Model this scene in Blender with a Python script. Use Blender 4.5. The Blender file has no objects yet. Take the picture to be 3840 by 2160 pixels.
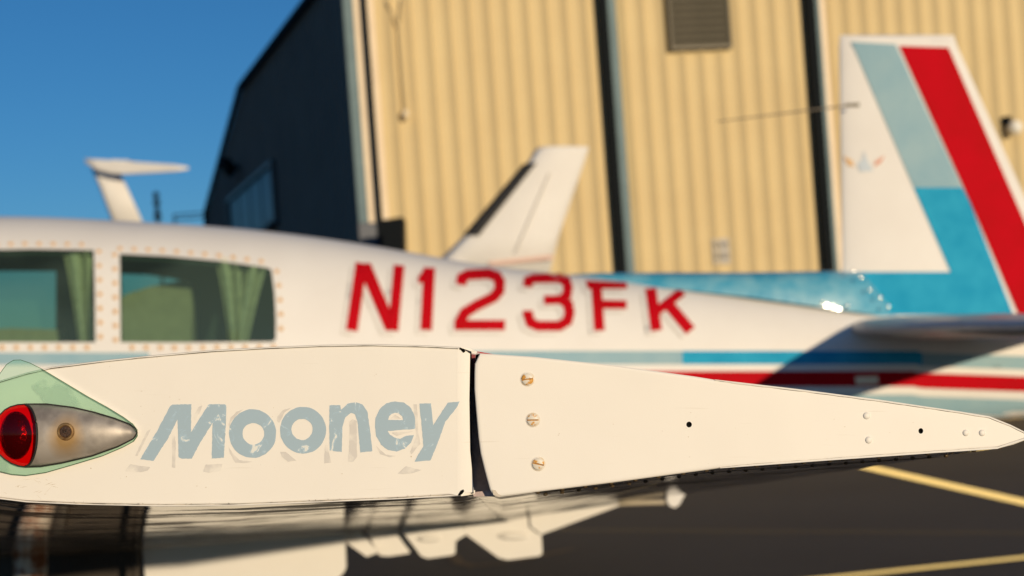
import bpy, math, random
import numpy as np
from mathutils import Vector
from mathutils.geometry import delaunay_2d_cdt
random.seed(7)
S = bpy.context.scene
COL = S.collection

# ------------------------------------------------------------------ camera, sky, sun, exposure
FP = 5333.0                 # focal length in photo pixels (50 mm)
U0, V0 = 1920.0, 1400.0     # where the level line of sight lands in the photo
ROLL = math.radians(4.2)
CR, SR = math.cos(ROLL), math.sin(ROLL)
H = 1.32
cam = bpy.data.cameras.new("camera"); co = bpy.data.objects.new("camera", cam); COL.objects.link(co)
co.location = (0, 0, H)
co.rotation_euler = (math.pi/2, ROLL, 0)
cam.lens = 50.0; cam.sensor_width = 36.0
cam.shift_y = (V0-1080.0)/3840.0
cam.clip_start = 0.05; cam.clip_end = 6000
cam.dof.use_dof = True; cam.dof.focus_distance = 1.35; cam.dof.aperture_fstop = 6.0
S.camera = co

def toW(p):                 # rolled camera axes -> world
    x, y, z = p
    return Vector((CR*x+SR*z, y, -SR*x+CR*z+H))
sun_travel = Vector((-.47, 1.0, -.170))
sd = Vector((CR*sun_travel.x+SR*sun_travel.z, sun_travel.y, -SR*sun_travel.x+CR*sun_travel.z)).normalized()
SUN_EL = math.asin(-sd.z)
w = bpy.data.worlds.new("World"); S.world = w; w.use_nodes = True
nt = w.node_tree; bg = nt.nodes["Background"]
sky = nt.nodes.new("ShaderNodeTexSky"); sky.sky_type = 'NISHITA'; sky.sun_disc = False
sky.sun_elevation = SUN_EL
to_sun = -sd
sky.sun_rotation = math.atan2(to_sun.x, to_sun.y)
sky.air_density = 1.0; sky.dust_density = 0.0; sky.ozone_density = 5.0
hs_ = nt.nodes.new('ShaderNodeHueSaturation'); hs_.inputs['Saturation'].default_value = 1.05; hs_.inputs['Hue'].default_value = .5
nt.links.new(sky.outputs[0], hs_.inputs['Color']); nt.links.new(hs_.outputs[0], bg.inputs[0]); bg.inputs[1].default_value = 0.11
sl = bpy.data.lights.new("sun", 'SUN'); so = bpy.data.objects.new("sun", sl); COL.objects.link(so)
so.rotation_euler = sd.to_track_quat('-Z', 'Y').to_euler()
so.location = (4, -8, 6)
sl.energy = 3.8; sl.angle = math.radians(.5); sl.color = (1.0, .80, .535)
S.view_settings.view_transform = 'Standard'; S.view_settings.look = 'None'
S.view_settings.exposure = 0; S.view_settings.gamma = 1

# ------------------------------------------------------------------ materials
def nodes(name):
    m = bpy.data.materials.new(name); m.use_nodes = True
    return m, m.node_tree, m.node_tree.nodes["Principled BSDF"]
def setp(b, **k):
    for n, v in k.items():
        n = n.replace('_', ' ')
        if n in b.inputs: b.inputs[n].default_value = v
def N(t, ty, **k):
    n = t.nodes.new(ty)
    for a, v in k.items():
        if a in n.inputs: n.inputs[a].default_value = v
        else: setattr(n, a, v)
    return n
def rgb(c): return (c[0], c[1], c[2], 1)
def paint(name, c1, c2=None, scale=6., rough=.35, coat=.3, coat_r=.08, metal=0., bump=0., bscale=400., detail=4., lo=.35, hi=.65, stretch=None, spec=.5):
    m, t, b = nodes(name)
    setp(b, Base_Color=rgb(c1), Roughness=rough, Coat_Weight=coat, Coat_Roughness=coat_r, Metallic=metal)
    b.inputs['Specular IOR Level'].default_value = spec
    tc = N(t, 'ShaderNodeTexCoord'); src = tc.outputs['Object']
    if stretch:
        mp = N(t, 'ShaderNodeMapping'); mp.inputs['Scale'].default_value = stretch
        t.links.new(src, mp.inputs[0]); src = mp.outputs[0]
    if c2:
        n = N(t, 'ShaderNodeTexNoise', Scale=scale, Detail=detail, Roughness=.6); t.links.new(src, n.inputs['Vector'])
        r = N(t, 'ShaderNodeMapRange'); r.inputs[1].default_value = lo; r.inputs[2].default_value = hi
        t.links.new(n.outputs[0], r.inputs[0])
        x = N(t, 'ShaderNodeMix', data_type='RGBA'); x.inputs[6].default_value = rgb(c1); x.inputs[7].default_value = rgb(c2)
        t.links.new(r.outputs[0], x.inputs[0]); t.links.new(x.outputs[2], b.inputs['Base Color'])
    if bump:
        n = N(t, 'ShaderNodeTexNoise', Scale=bscale, Detail=3.); t.links.new(src, n.inputs['Vector'])
        bp = N(t, 'ShaderNodeBump', Strength=bump, Distance=.002); t.links.new(n.outputs[0], bp.inputs['Height'])
        t.links.new(bp.outputs[0], b.inputs['Normal'])
        if coat: t.links.new(bp.outputs[0], b.inputs['Coat Normal'])
    return m
WHITE = (.765, .75, .725)
M = {}
M['white'] = paint('white_paint', WHITE, (.73, .71, .685), scale=3, rough=.55, coat=.04, spec=.25, bump=.01, bscale=8)
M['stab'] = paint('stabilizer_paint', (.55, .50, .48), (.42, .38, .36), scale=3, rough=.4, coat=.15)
def under_mat():  # dark base and warm tint paint in shade, matte dirt patches streak the reflection
    m, t, b = nodes('shaded_grimy_underside')
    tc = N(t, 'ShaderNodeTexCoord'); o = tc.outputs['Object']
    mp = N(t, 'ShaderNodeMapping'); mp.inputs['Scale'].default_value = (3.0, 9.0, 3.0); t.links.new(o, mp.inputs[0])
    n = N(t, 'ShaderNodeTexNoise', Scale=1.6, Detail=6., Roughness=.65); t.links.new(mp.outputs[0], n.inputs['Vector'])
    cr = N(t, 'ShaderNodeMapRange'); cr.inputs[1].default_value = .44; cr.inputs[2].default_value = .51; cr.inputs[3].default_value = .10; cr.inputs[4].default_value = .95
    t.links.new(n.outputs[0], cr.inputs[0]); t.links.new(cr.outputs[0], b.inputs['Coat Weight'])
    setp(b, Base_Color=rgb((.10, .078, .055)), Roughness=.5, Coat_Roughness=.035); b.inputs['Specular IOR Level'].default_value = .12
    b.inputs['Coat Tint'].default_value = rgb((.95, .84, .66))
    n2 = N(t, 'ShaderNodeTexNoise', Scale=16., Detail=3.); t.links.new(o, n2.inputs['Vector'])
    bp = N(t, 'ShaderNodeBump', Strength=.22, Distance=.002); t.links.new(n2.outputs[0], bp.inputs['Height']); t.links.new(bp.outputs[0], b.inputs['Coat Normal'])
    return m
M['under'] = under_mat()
M['red'] = paint('red_paint', (.50, .003, .011), (.44, .004, .009), scale=5, rough=.7, coat=0, spec=.04)
M['blue'] = paint('bright_blue_paint', (.016, .30, .52), (.03, .36, .58), scale=9, rough=.7, coat=0, spec=.06)
M['gblue'] = paint('glossy_blue_paint', (.035, .30, .48), (.16, .42, .55), scale=11, rough=.45, coat=.8, coat_r=.09, bump=1., bscale=6, spec=.3)
for n_ in M['gblue'].node_tree.nodes:
    if n_.type == 'BUMP': n_.inputs['Distance'].default_value = .010
M['pale'] = paint('faded_blue_paint', (.31, .46, .52), (.26, .42, .50), scale=7, rough=.7, coat=.0, spec=.08)
M['shadow_grey'] = paint('light_grey_lettering', (.50, .47, .43), (.62, .59, .55), scale=30, rough=.5, coat=0)
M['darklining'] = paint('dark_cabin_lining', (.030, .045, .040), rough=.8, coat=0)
M['curtain'] = paint('curtain_cloth', (.62, .60, .46), (.48, .47, .36), scale=30, rough=.9, coat=0)
M['seat'] = paint('seat_fabric', (.42, .40, .28), (.36, .34, .24), scale=18, rough=.9, coat=0)
M['rust'] = paint('rusty_screw', (.72, .48, .22), (.55, .27, .08), scale=200, rough=.6, coat=0)
M['rubber'] = paint('black_rubber', (.012, .011, .011), (.03, .028, .025), scale=60, rough=.6, coat=0)
M['black'] = paint('black_void', (.004, .004, .004), rough=.9, coat=0, spec=.1)
M['cove'] = paint('dirty_grey_cove', (.60, .50, .49), (.40, .32, .32), scale=60, rough=.7, coat=0, bump=.5, bscale=120)
M['crack'] = paint('cracked_sealant', (.10, .08, .06), (.60, .54, .46), scale=45, rough=.8, coat=0, lo=.42, hi=.58)
M['steel'] = paint('bright_screw', (.85, .84, .8), rough=.22, coat=0, metal=1.)
M['dark'] = paint('dark_gear_brown', (.045, .033, .024), (.03, .022, .016), scale=12, rough=.6, coat=0)  # gear part brown; on the big panel it stands in for shade
M['rustpost'] = paint('rusty_white_post', (.55, .50, .44), (.20, .065, .02), scale=22, rough=.7, coat=0, lo=.46, hi=.54, detail=6.)

def cap_mat():
    m, t, b = nodes('chalky_white_cap_paint')
    tc = N(t, 'ShaderNodeTexCoord'); o = tc.outputs['Object']
    n1 = N(t, 'ShaderNodeTexNoise', Scale=7., Detail=5., Roughness=.6); t.links.new(o, n1.inputs['Vector'])
    x = N(t, 'ShaderNodeMix', data_type='RGBA'); x.inputs[6].default_value = rgb((.775, .745, .70)); x.inputs[7].default_value = rgb((.835, .81, .765))
    t.links.new(n1.outputs[0], x.inputs[0])
    # fine specks of dirt
    v = N(t, 'ShaderNodeTexVoronoi', Scale=75.); t.links.new(o, v.inputs['Vector'])
    n2 = N(t, 'ShaderNodeTexNoise', Scale=9., Detail=2.); t.links.new(o, n2.inputs['Vector'])
    ma = N(t, 'ShaderNodeMath', operation='MULTIPLY_ADD'); ma.inputs[1].default_value = .16; ma.inputs[2].default_value = -.045
    t.links.new(n2.outputs[0], ma.inputs[0])
    lt = N(t, 'ShaderNodeMath', operation='LESS_THAN'); t.links.new(v.outputs['Distance'], lt.inputs[0]); t.links.new(ma.outputs[0], lt.inputs[1])
    sc = N(t, 'ShaderNodeMath', operation='MULTIPLY'); sc.inputs[1].default_value = .22; t.links.new(lt.outputs[0], sc.inputs[0])
    y = N(t, 'ShaderNodeMix', data_type='RGBA'); y.inputs[7].default_value = rgb((.40, .33, .24))
    t.links.new(sc.outputs[0], y.inputs[0]); t.links.new(x.outputs[2], y.inputs[6])
    # hairline scratches
    mp = N(t, 'ShaderNodeMapping'); mp.inputs['Scale'].default_value = (14, 1, 260); mp.inputs['Rotation'].default_value = (0, .12, 0)
    t.links.new(o, mp.inputs[0])
    n3 = N(t, 'ShaderNodeTexNoise', Scale=1., Detail=1.); t.links.new(mp.outputs[0], n3.inputs['Vector'])
    gt = N(t, 'ShaderNodeMapRange'); gt.inputs[1].default_value = .70; gt.inputs[2].default_value = .78; gt.inputs[4].default_value = .25
    t.links.new(n3.outputs[0], gt.inputs[0])
    z = N(t, 'ShaderNodeMix', data_type='RGBA'); z.inputs[7].default_value = rgb((.55, .50, .42))
    t.links.new(gt.outputs[0], z.inputs[0]); t.links.new(y.outputs[2], z.inputs[6]); t.links.new(z.outputs[2], b.inputs['Base Color'])
    n4 = N(t, 'ShaderNodeTexNoise', Scale=900., Detail=3.); t.links.new(o, n4.inputs['Vector'])
    bp = N(t, 'ShaderNodeBump', Strength=.10, Distance=.0006); t.links.new(n4.outputs[0], bp.inputs['Height'])
    n5 = N(t, 'ShaderNodeTexNoise', Scale=5., Detail=2.); t.links.new(o, n5.inputs['Vector'])
    bq = N(t, 'ShaderNodeBump', Strength=.55, Distance=.006); t.links.new(n5.outputs[0], bq.inputs['Height']); t.links.new(bp.outputs[0], bq.inputs['Normal'])
    t.links.new(bq.outputs[0], b.inputs['Normal'])
    setp(b, Roughness=.5)
    return m
M['cap'] = cap_mat()

def lettering():
    m, t, b = nodes('worn_blue_grey_lettering')
    tc = N(t, 'ShaderNodeTexCoord'); o = tc.outputs['Object']
    n = N(t, 'ShaderNodeTexNoise', Scale=48., Detail=7., Roughness=.7, Distortion=1.6); t.links.new(o, n.inputs['Vector'])
    cr = N(t, 'ShaderNodeValToRGB'); t.links.new(n.outputs[0], cr.inputs[0])
    e = cr.color_ramp.elements; e[0].position = .0; e[0].color = rgb((.34, .46, .56)); e[1].position = .55; e[1].color = rgb((.34, .46, .56))
    for p, c in ((.58, (.36, .50, .62)), (.61, (.40, .54, .66)), (.63, (.72, .74, .72))):
        k = e.new(p); k.color = rgb(c)
    t.links.new(cr.outputs[0], b.inputs['Base Color']); setp(b, Roughness=.55)
    return m
M['letter'] = lettering()

def ghost():
    m, t, b = nodes('faint_grey_brush_marks')
    tc = N(t, 'ShaderNodeTexCoord'); o = tc.outputs['Object']
    n = N(t, 'ShaderNodeTexNoise', Scale=60., Detail=5.); t.links.new(o, n.inputs['Vector'])
    cr = N(t, 'ShaderNodeValToRGB'); t.links.new(n.outputs[0], cr.inputs[0])
    e = cr.color_ramp.elements; e[0].position = .45; e[0].color = rgb((.62, .60, .58)); e[1].position = .62; e[1].color = rgb((.78, .755, .71))
    t.links.new(cr.outputs[0], b.inputs['Base Color']); setp(b, Roughness=.5)
    return m
M['ghost'] = ghost()

def metal_housing():
    m, t, b = nodes('weathered_aluminium')
    tc = N(t, 'ShaderNodeTexCoord'); o = tc.outputs['Object']
    n = N(t, 'ShaderNodeTexNoise', Scale=35., Detail=5.); t.links.new(o, n.inputs['Vector'])
    cr = N(t, 'ShaderNodeValToRGB'); t.links.new(n.outputs[0], cr.inputs[0])
    e = cr.color_ramp.elements; e[0].position = .3; e[0].color = rgb((.20, .18, .165)); e[1].position = .6; e[1].color = rgb((.46, .42, .38))
    v = N(t, 'ShaderNodeTexVoronoi', Scale=55.); t.links.new(o, v.inputs['Vector'])
    mr = N(t, 'ShaderNodeMapRange'); mr.inputs[1].default_value = .10; mr.inputs[2].default_value = .30; mr.inputs[3].default_value = .45; mr.inputs[4].default_value = 0
    t.links.new(v.outputs['Distance'], mr.inputs[0])
    x = N(t, 'ShaderNodeMix', data_type='RGBA'); x.inputs[7].default_value = rgb((.13, .12, .115))
    t.links.new(mr.outputs[0], x.inputs[0]); t.links.new(cr.outputs[0], x.inputs[6])
    # rust stain round the screw, centre is this object's own origin
    d = N(t, 'ShaderNodeVectorMath', operation='LENGTH')
    mp = N(t, 'ShaderNodeMapping'); mp.inputs['Scale'].default_value = (1, .2, .8); mp.inputs['Location'].default_value = (0, 0, .003)
    t.links.new(o, mp.inputs[0]); t.links.new(mp.outputs[0], d.inputs[0])
    ad = N(t, 'ShaderNodeMath', operation='MULTIPLY_ADD'); ad.inputs[1].default_value = -.012; t.links.new(n.outputs[0], ad.inputs[0]); t.links.new(d.outputs['Value'], ad.inputs[2])
    m2 = N(t, 'ShaderNodeMapRange'); m2.inputs[1].default_value = .000; m2.inputs[2].default_value = .013; m2.inputs[3].default_value = .85; m2.inputs[4].default_value = 0
    t.links.new(ad.outputs[0], m2.inputs[0])
    y = N(t, 'ShaderNodeMix', data_type='RGBA'); y.inputs[7].default_value = rgb((.36, .21, .06))
    t.links.new(m2.outputs[0], y.inputs[0]); t.links.new(x.outputs[2], y.inputs[6]); t.links.new(y.outputs[2], b.inputs['Base Color'])
    setp(b, Metallic=.35, Roughness=.5)
    bp = N(t, 'ShaderNodeBump', Strength=.15, Distance=.001); t.links.new(n.outputs[0], bp.inputs['Height']); t.links.new(bp.outputs[0], b.inputs['Normal'])
    return m
M['alu'] = metal_housing()

def clear(name, tint, gloss=None, rough=.05, diff=None, dfac=0., ns=28.):
    m = bpy.data.materials.new(name); m.use_nodes = True; t = m.node_tree
    for n in list(t.nodes):
        if n.type == 'BSDF_PRINCIPLED': t.nodes.remove(n)
    out = [n for n in t.nodes if n.type == 'OUTPUT_MATERIAL'][0]
    tr = N(t, 'ShaderNodeBsdfTransparent'); tr.inputs[0].default_value = rgb(tint)
    gl = N(t, 'ShaderNodeBsdfGlossy'); gl.inputs['Roughness'].default_value = rough
    fr = N(t, 'ShaderNodeFresnel', IOR=1.45)
    mx = N(t, 'ShaderNodeMixShader')
    if gloss is None: t.links.new(fr.outputs[0], mx.inputs[0])
    else: mx.inputs[0].default_value = gloss
    s = tr.outputs[0]
    if diff:
        df = N(t, 'ShaderNodeBsdfDiffuse'); df.inputs[0].default_value = rgb(diff)
        tc = N(t, 'ShaderNodeTexCoord'); n = N(t, 'ShaderNodeTexNoise', Scale=ns, Detail=3.); t.links.new(tc.outputs['Object'], n.inputs['Vector'])
        mr = N(t, 'ShaderNodeMapRange'); mr.inputs[1].default_value = .50; mr.inputs[2].default_value = .56; mr.inputs[3].default_value = dfac*.45; mr.inputs[4].default_value = dfac
        t.links.new(n.outputs[0], mr.inputs[0])
        m0 = N(t, 'ShaderNodeMixShader'); t.links.new(mr.outputs[0], m0.inputs[0]); t.links.new(tr.outputs[0], m0.inputs[1]); t.links.new(df.outputs[0], m0.inputs[2]); s = m0.outputs[0]
    t.links.new(s, mx.inputs[1]); t.links.new(gl.outputs[0], mx.inputs[2]); t.links.new(mx.outputs[0], out.inputs[0])
    return m
M['shield'] = clear('green_acrylic', (.76, .95, .86), diff=(.32, .54, .42), dfac=.42)
M['pane'] = clear('green_window_tint', (.56, .72, .60), rough=.03, diff=(.24, .37, .30), dfac=.15, ns=.8)
def redlens():
    m, t, b = nodes('red_glass_lens')
    setp(b, Base_Color=rgb((.62, .005, .008)), Roughness=.06, Transmission_Weight=.9, IOR=1.45, Coat_Weight=.6, Coat_Roughness=.05)
    return m
M['redlens'] = clear('red_lens', (.85, .012, .015), gloss=.03, rough=.06, diff=(.60, .004, .006), dfac=.07, ns=6.)

# ------------------------------------------------------------------ mesh helpers
def mesh_obj(name, verts, faces, mat, parent=None, smooth=True, off=None, loc=None):
    off = Vector(off) if off is not None else Vector((0, 0, 0))
    vs = [Vector(v)+off for v in verts]
    if loc is not None:
        l = Vector(loc); vs = [v-l for v in vs]
    me = bpy.data.meshes.new(name); me.from_pydata([tuple(v) for v in vs], [], faces); me.update()
    if smooth:
        me.polygons.foreach_set('use_smooth', [True]*len(me.polygons))
    me.materials.append(mat)
    o = bpy.data.objects.new(name, me); COL.objects.link(o)
    if parent is not None: o.parent = parent
    if loc is not None: o.location = loc
    return o
def empty(name, loc, rot=(0, 0, 0), label=None, cat=None, group=None):
    o = bpy.data.objects.new(name, None); COL.objects.link(o); o.location = loc; o.rotation_euler = rot
    if label: o['label'] = label
    if cat: o['category'] = cat
    if group: o['group'] = group
    return o
def tag(o, label=None, cat=None, group=None, kind=None):
    for k, v in (('label', label), ('category', cat), ('group', group), ('kind', kind)):
        if v: o[k] = v
    return o
class MB:
    def __init__(s): s.v = []; s.f = []
    def add(s, vs, fs):
        b = len(s.v); s.v += [tuple(v) for v in vs]; s.f += [tuple(i+b for i in f) for f in fs]
    def box(s, c, d):
        x, y, z = c; a, b, e = d[0]/2, d[1]/2, d[2]/2
        s.add([(x+i*a, y+j*b, z+k*e) for i in (-1, 1) for j in (-1, 1) for k in (-1, 1)],
              [(0, 1, 3, 2), (4, 6, 7, 5), (0, 4, 5, 1), (2, 3, 7, 6), (0, 2, 6, 4), (1, 5, 7, 3)])
    def prism(s, pts, y0, y1):      # pts: (x,z) outline, extruded in y
        n = len(pts)
        s.add([(p[0], y0, p[1]) for p in pts]+[(p[0], y1, p[1]) for p in pts],
              [tuple(range(n)), tuple(range(2*n-1, n-1, -1))]+[(i, i+n, (i+1) % n+n, (i+1) % n) for i in range(n)])
    def tube(s, pts, r, n=10, caps=True):
        rings = []
        for i, p in enumerate(pts):
            p = Vector(p); a = Vector(pts[max(0, i-1)]); b = Vector(pts[min(len(pts)-1, i+1)]); d = (b-a).normalized()
            up = Vector((0, 0, 1)) if abs(d.z) < .9 else Vector((0, 1, 0))
            x = d.cross(up).normalized(); y = d.cross(x)
            rr = r[i] if isinstance(r, (list, tuple)) else r
            rings.append([p+x*rr*math.cos(2*math.pi*k/n)+y*rr*math.sin(2*math.pi*k/n) for k in range(n)])
        s.loft(rings, True, caps)
    def loft(s, rings, closed=True, caps=False):
        b = len(s.v); n = len(rings[0])
        for r in rings: s.v += [tuple(v) for v in r]
        m = n if closed else n-1
        for i in range(len(rings)-1):
            for k in range(m):
                s.f.append((b+i*n+k, b+i*n+(k+1) % n, b+(i+1)*n+(k+1) % n, b+(i+1)*n+k))
        if caps:
            s.f.append(tuple(b+k for k in range(n-1, -1, -1))); s.f.append(tuple(b+(len(rings)-1)*n+k for k in range(n)))
    def build(s, name, mat, parent=None, smooth=False, off=None, loc=None):
        return mesh_obj(name, s.v, s.f, mat, parent, smooth, off, loc)
def autosmooth(o, deg=35):
    me = o.data
    me.polygons.foreach_set('use_smooth', [True]*len(me.polygons))
    me.set_sharp_from_angle(angle=math.radians(deg))
    return o
def C(u, v, y): return Vector(((u-U0)/FP*y, y, (V0-v)/FP*y))
def inside(p, loop):
    x, y = p; c = False; n = len(loop)
    for i in range(n):
        x1, y1 = loop[i]; x2, y2 = loop[(i+1) % n]
        if (y1 > y) != (y2 > y) and x < (x2-x1)*(y-y1)/(y2-y1)+x1: c = not c
    return c
def densify(loop, step, jit=0.):
    out = []
    n = len(loop)
    for i in range(n):
        a = loop[i]; b = loop[(i+1) % n]; L = math.dist(a, b); k = max(1, int(L/step))
        for j in range(k):
            t = j/k; out.append((a[0]+(b[0]-a[0])*t+random.uniform(-jit, jit), a[1]+(b[1]-a[1])*t+random.uniform(-jit, jit)))
    return out
def triangulate(loops, grid, test):
    pts = []; edges = []
    for l in loops:
        b = len(pts); pts += [Vector(p) for p in l]; edges += [(b+i, b+(i+1) % len(l)) for i in range(len(l))]
    pts += [Vector(p) for p in grid]
    vo, eo, fo, *_ = delaunay_2d_cdt(pts, edges, [], 0, 1e-6)
    faces = []
    for f in fo:
        cx = sum(vo[i].x for i in f)/len(f); cy = sum(vo[i].y for i in f)/len(f)
        if test((cx, cy)): faces.append(tuple(f))
    used = sorted({i for f in faces for i in f}); mp = {k: j for j, k in enumerate(used)}
    return [tuple(vo[i]) for i in used], [tuple(mp[i] for i in f) for f in faces]
def region(outer, holes=(), step=25., jit=0.):
    loops = [densify(outer, step, jit)]+[densify(h, step, jit) for h in holes]
    xs = [p[0] for p in outer]; ys = [p[1] for p in outer]; grid = []
    x = min(xs)+step/2
    while x < max(xs):
        y = min(ys)+step/2
        while y < max(ys):
            if inside((x, y), outer) and not any(inside((x, y), h) for h in holes): grid.append((x, y))
            y += step
        x += step
    return triangulate(loops, grid, lambda p: inside(p, loops[0]) and not any(inside(p, h) for h in loops[1:]))
def ellipse(cx, cy, rx, ry, n=40, a0=0., a1=2*math.pi):
    return [(cx+rx*math.cos(a0+(a1-a0)*i/n), cy+ry*math.sin(a0+(a1-a0)*i/n)) for i in range(n)]
def stroke(path, wd):       # polyline of constant width -> outline
    n = len(path); L = []; R = []
    for i, p in enumerate(path):
        a = path[max(0, i-1)]; b = path[min(n-1, i+1)]
        def nd(q, r):
            d = (r[0]-q[0], r[1]-q[1]); l = math.hypot(*d) or 1; return (-d[1]/l, d[0]/l)
        if 0 < i < n-1:
            n1 = nd(a, p); n2 = nd(p, b); m = (n1[0]+n2[0], n1[1]+n2[1]); l = math.hypot(*m) or 1; m = (m[0]/l, m[1]/l)
            k = wd/2/max(.5, m[0]*n1[0]+m[1]*n1[1])
        else:
            m = nd(a, b); k = wd/2
        L.append((p[0]+m[0]*k, p[1]+m[1]*k)); R.append((p[0]-m[0]*k, p[1]-m[1]*k))
    return L+R[::-1]

# ------------------------------------------------------------------ ground
def nodes_ground():
    m, t, b = nodes('asphalt')
    tc = N(t, 'ShaderNodeTexCoord'); o = tc.outputs['Object']
    n = N(t, 'ShaderNodeTexNoise', Scale=.35, Detail=6.); t.links.new(o, n.inputs['Vector'])
    n2 = N(t, 'ShaderNodeTexNoise', Scale=90., Detail=3.); t.links.new(o, n2.inputs['Vector'])
    cr = N(t, 'ShaderNodeValToRGB'); t.links.new(n.outputs[0], cr.inputs[0])
    e = cr.color_ramp.elements; e[0].position = .3; e[0].color = rgb((.048, .041, .037)); e[1].position = .7; e[1].color = rgb((.072, .062, .056))
    x = N(t, 'ShaderNodeMix', data_type='RGBA', blend_type='MULTIPLY'); x.inputs[0].default_value = .6
    c2 = N(t, 'ShaderNodeValToRGB'); t.links.new(n2.outputs[0], c2.inputs[0]); c2.color_ramp.elements[0].position = .35; c2.color_ramp.elements[1].position = .6
    c2.color_ramp.elements[0].color = rgb((.5, .5, .5)); c2.color_ramp.elements[1].color = rgb((1.2, 1.2, 1.2))
    t.links.new(cr.outputs[0], x.inputs[6]); t.links.new(c2.outputs[0], x.inputs[7]); t.links.new(x.outputs[2], b.inputs['Base Color'])
    bp = N(t, 'ShaderNodeBump', Strength=.6, Distance=.006); t.links.new(n2.outputs[0], bp.inputs['Height']); t.links.new(bp.outputs[0], b.inputs['Normal'])
    setp(b, Roughness=.85)
    return m
M['asphalt'] = nodes_ground()
M['yellow'] = paint('yellow_line_paint', (.92, .68, .22), (.80, .58, .20), scale=9, rough=.7, coat=0)
M['oldyellow'] = paint('worn_yellow_line', (.20, .12, .055), (.10, .07, .045), scale=12, rough=.8, coat=0)
yb = M['yellow'].node_tree.nodes['Principled BSDF']; yb.inputs['Sheen Weight'].default_value = 1.; yb.inputs['Sheen Roughness'].default_value = .35; yb.inputs['Sheen Tint'].default_value = rgb((1, .8, .35))
R_ = 2500
tag(mesh_obj('ground', [(-R_, -R_, 0), (R_, -R_, 0), (R_, R_, 0), (-R_, R_, 0)], [(0, 1, 2, 3)], M['asphalt'], smooth=False), kind='structure')
def G(u, v):
    d = toW(C(u, v, 1.0))-Vector((0, 0, H)); k = -H/d.z
    return Vector((d.x*k, d.y*k, 0))
def ground_line(name, pts, wd, mat, z=.004):
    mb = MB(); L = []; Rr = []
    for i, p in enumerate(pts):
        a = pts[max(0, i-1)]; b = pts[min(len(pts)-1, i+1)]; d = (b-a).normalized(); n = Vector((-d.y, d.x, 0))
        L.append(p+n*wd/2+Vector((0, 0, z))); Rr.append(p-n*wd/2+Vector((0, 0, z)))
    mb.loft([L, Rr], closed=False)
    return tag(mb.build(name, mat), kind='structure')
a, b = G(3250, 1752), G(3840, 1885); d = (b-a)
ground_line('painted_line', [a-d*.5, a, b, b+d*2], .16, M['yellow'])
a, b = G(3100, 2172), G(3840, 2095); d = (b-a)
ground_line('painted_line', [a-d*.15, a, b, b+d*2], .11, M['yellow'], .008)
ground_line('painted_line', [G(*p) for p in ((1640, 2010), (1690, 2080), (1720, 2112), (1770, 2124), (1850, 2116), (1950, 2100), (2150, 2060))], .09, M['oldyellow'])
a, b = G(2200, 1990), G(3840, 2000); d = b-a
M['shade_edge'] = paint('shade_edge_line', (.018, .016, .016), rough=.6, coat=0)  # dark strip painted where the shade meets the lit asphalt
ground_line('shade_edge_line', [a-d, a, b, b+d], .16, M['shade_edge'], .003)

# ------------------------------------------------------------------ hangar
TY = .141; Y0 = 22.0
def wall_hit(u, v, lift=0.):        # front wall: y = Y0 + TY*x
    d = toW(C(u, v, 1.0))-Vector((0, 0, H)); k = (Y0-lift)/(d.y-TY*d.x)
    return Vector((d.x*k, d.y*k, H+d.z*k))
wd = Vector((1, TY, 0)).normalized(); wn = Vector((wd.y, -wd.x, 0))     # along the wall, outward normal
P0 = wall_hit(1400, 600); P0.z = 0
hang = empty('hangar', P0, (0, 0, math.atan2(wd.y, wd.x)), 'tan ribbed metal hangar with a louvred vent behind the parked aircraft', 'hangar')
def HL(u, v):                       # pixel -> (along wall, height)
    p = wall_hit(u, v); return ((p-P0).dot(wd), p.z)
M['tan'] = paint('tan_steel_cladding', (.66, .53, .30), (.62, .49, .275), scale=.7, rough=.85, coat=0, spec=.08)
M['shadeclad'] = paint('shaded_tan_cladding', (.23, .195, .17), (.20, .17, .15), scale=1, rough=.9, coat=0, spec=.05)  # same tan-ish wall as the front, its shade put into the colour
M['navy'] = paint('navy_trim', (.008, .02, .05), rough=.4, coat=.1)
M['blacktrim'] = paint('black_downpipe', (.006, .008, .010), rough=.8, coat=0, spec=.1)
M['greytrim'] = paint('grey_blue_trim', (.17, .24, .26), (.14, .20, .22), scale=2, rough=.7, coat=0, spec=.2)
M['creamtrim'] = paint('cream_trim', (.76, .62, .44), (.7, .56, .4), scale=2, rough=.5, coat=0)
M['slat'] = paint('dull_bronze_louvre', (.145, .125, .085), (.12, .105, .07), scale=3, rough=.6, coat=0)
M['bluewin'] = paint('blue_tinted_window', (.008, .03, .075), (.005, .02, .05), scale=4, rough=.35, coat=0, spec=.15)
WH = 8.2
xA = HL(1440, 600)[0]; xB = HL(2310, 600)[0]; xC = HL(3085, 600)[0]; xE = xC+14
def cladding(x0, x1, z0, z1):
    mb = MB(); prof = []; pitch = .305
    k0 = math.ceil((x0-.02)/pitch)
    prof.append((x0, 0.))
    k = k0
    while k*pitch+.135 < x1:
        c = k*pitch
        if c > x0: prof += [(c, 0.), (c+.118, -.062), (c+.132, 0.)]
        k += 1
    prof.append((x1, 0.))
    mb.loft([[(p[0], p[1], z0) for p in prof], [(p[0], p[1], z1) for p in prof]], closed=False)
    return mb
for x0, x1 in ((xA, xB-.10), (xB+.04, xC-.10), (xC+.04, xE)):
    cladding(x0, x1, 0, WH).build('wall_panel', M['tan'], hang)
def strip(name, u0, u1, v, z0, z1, mat, dep=.12, y=0.):
    a = HL(u0, v)[0]; b = HL(u1, v)[0]; mb = MB(); mb.box(((a+b)/2, y-dep/2, (z0+z1)/2), (b-a, dep, z1-z0)); return mb.build(name, mat, hang)
zn = HL(1400, 835)[1]
strip('corner_trim', 1328, 1366, 600, zn, WH, M['greytrim'], .04, -.03)
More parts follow.
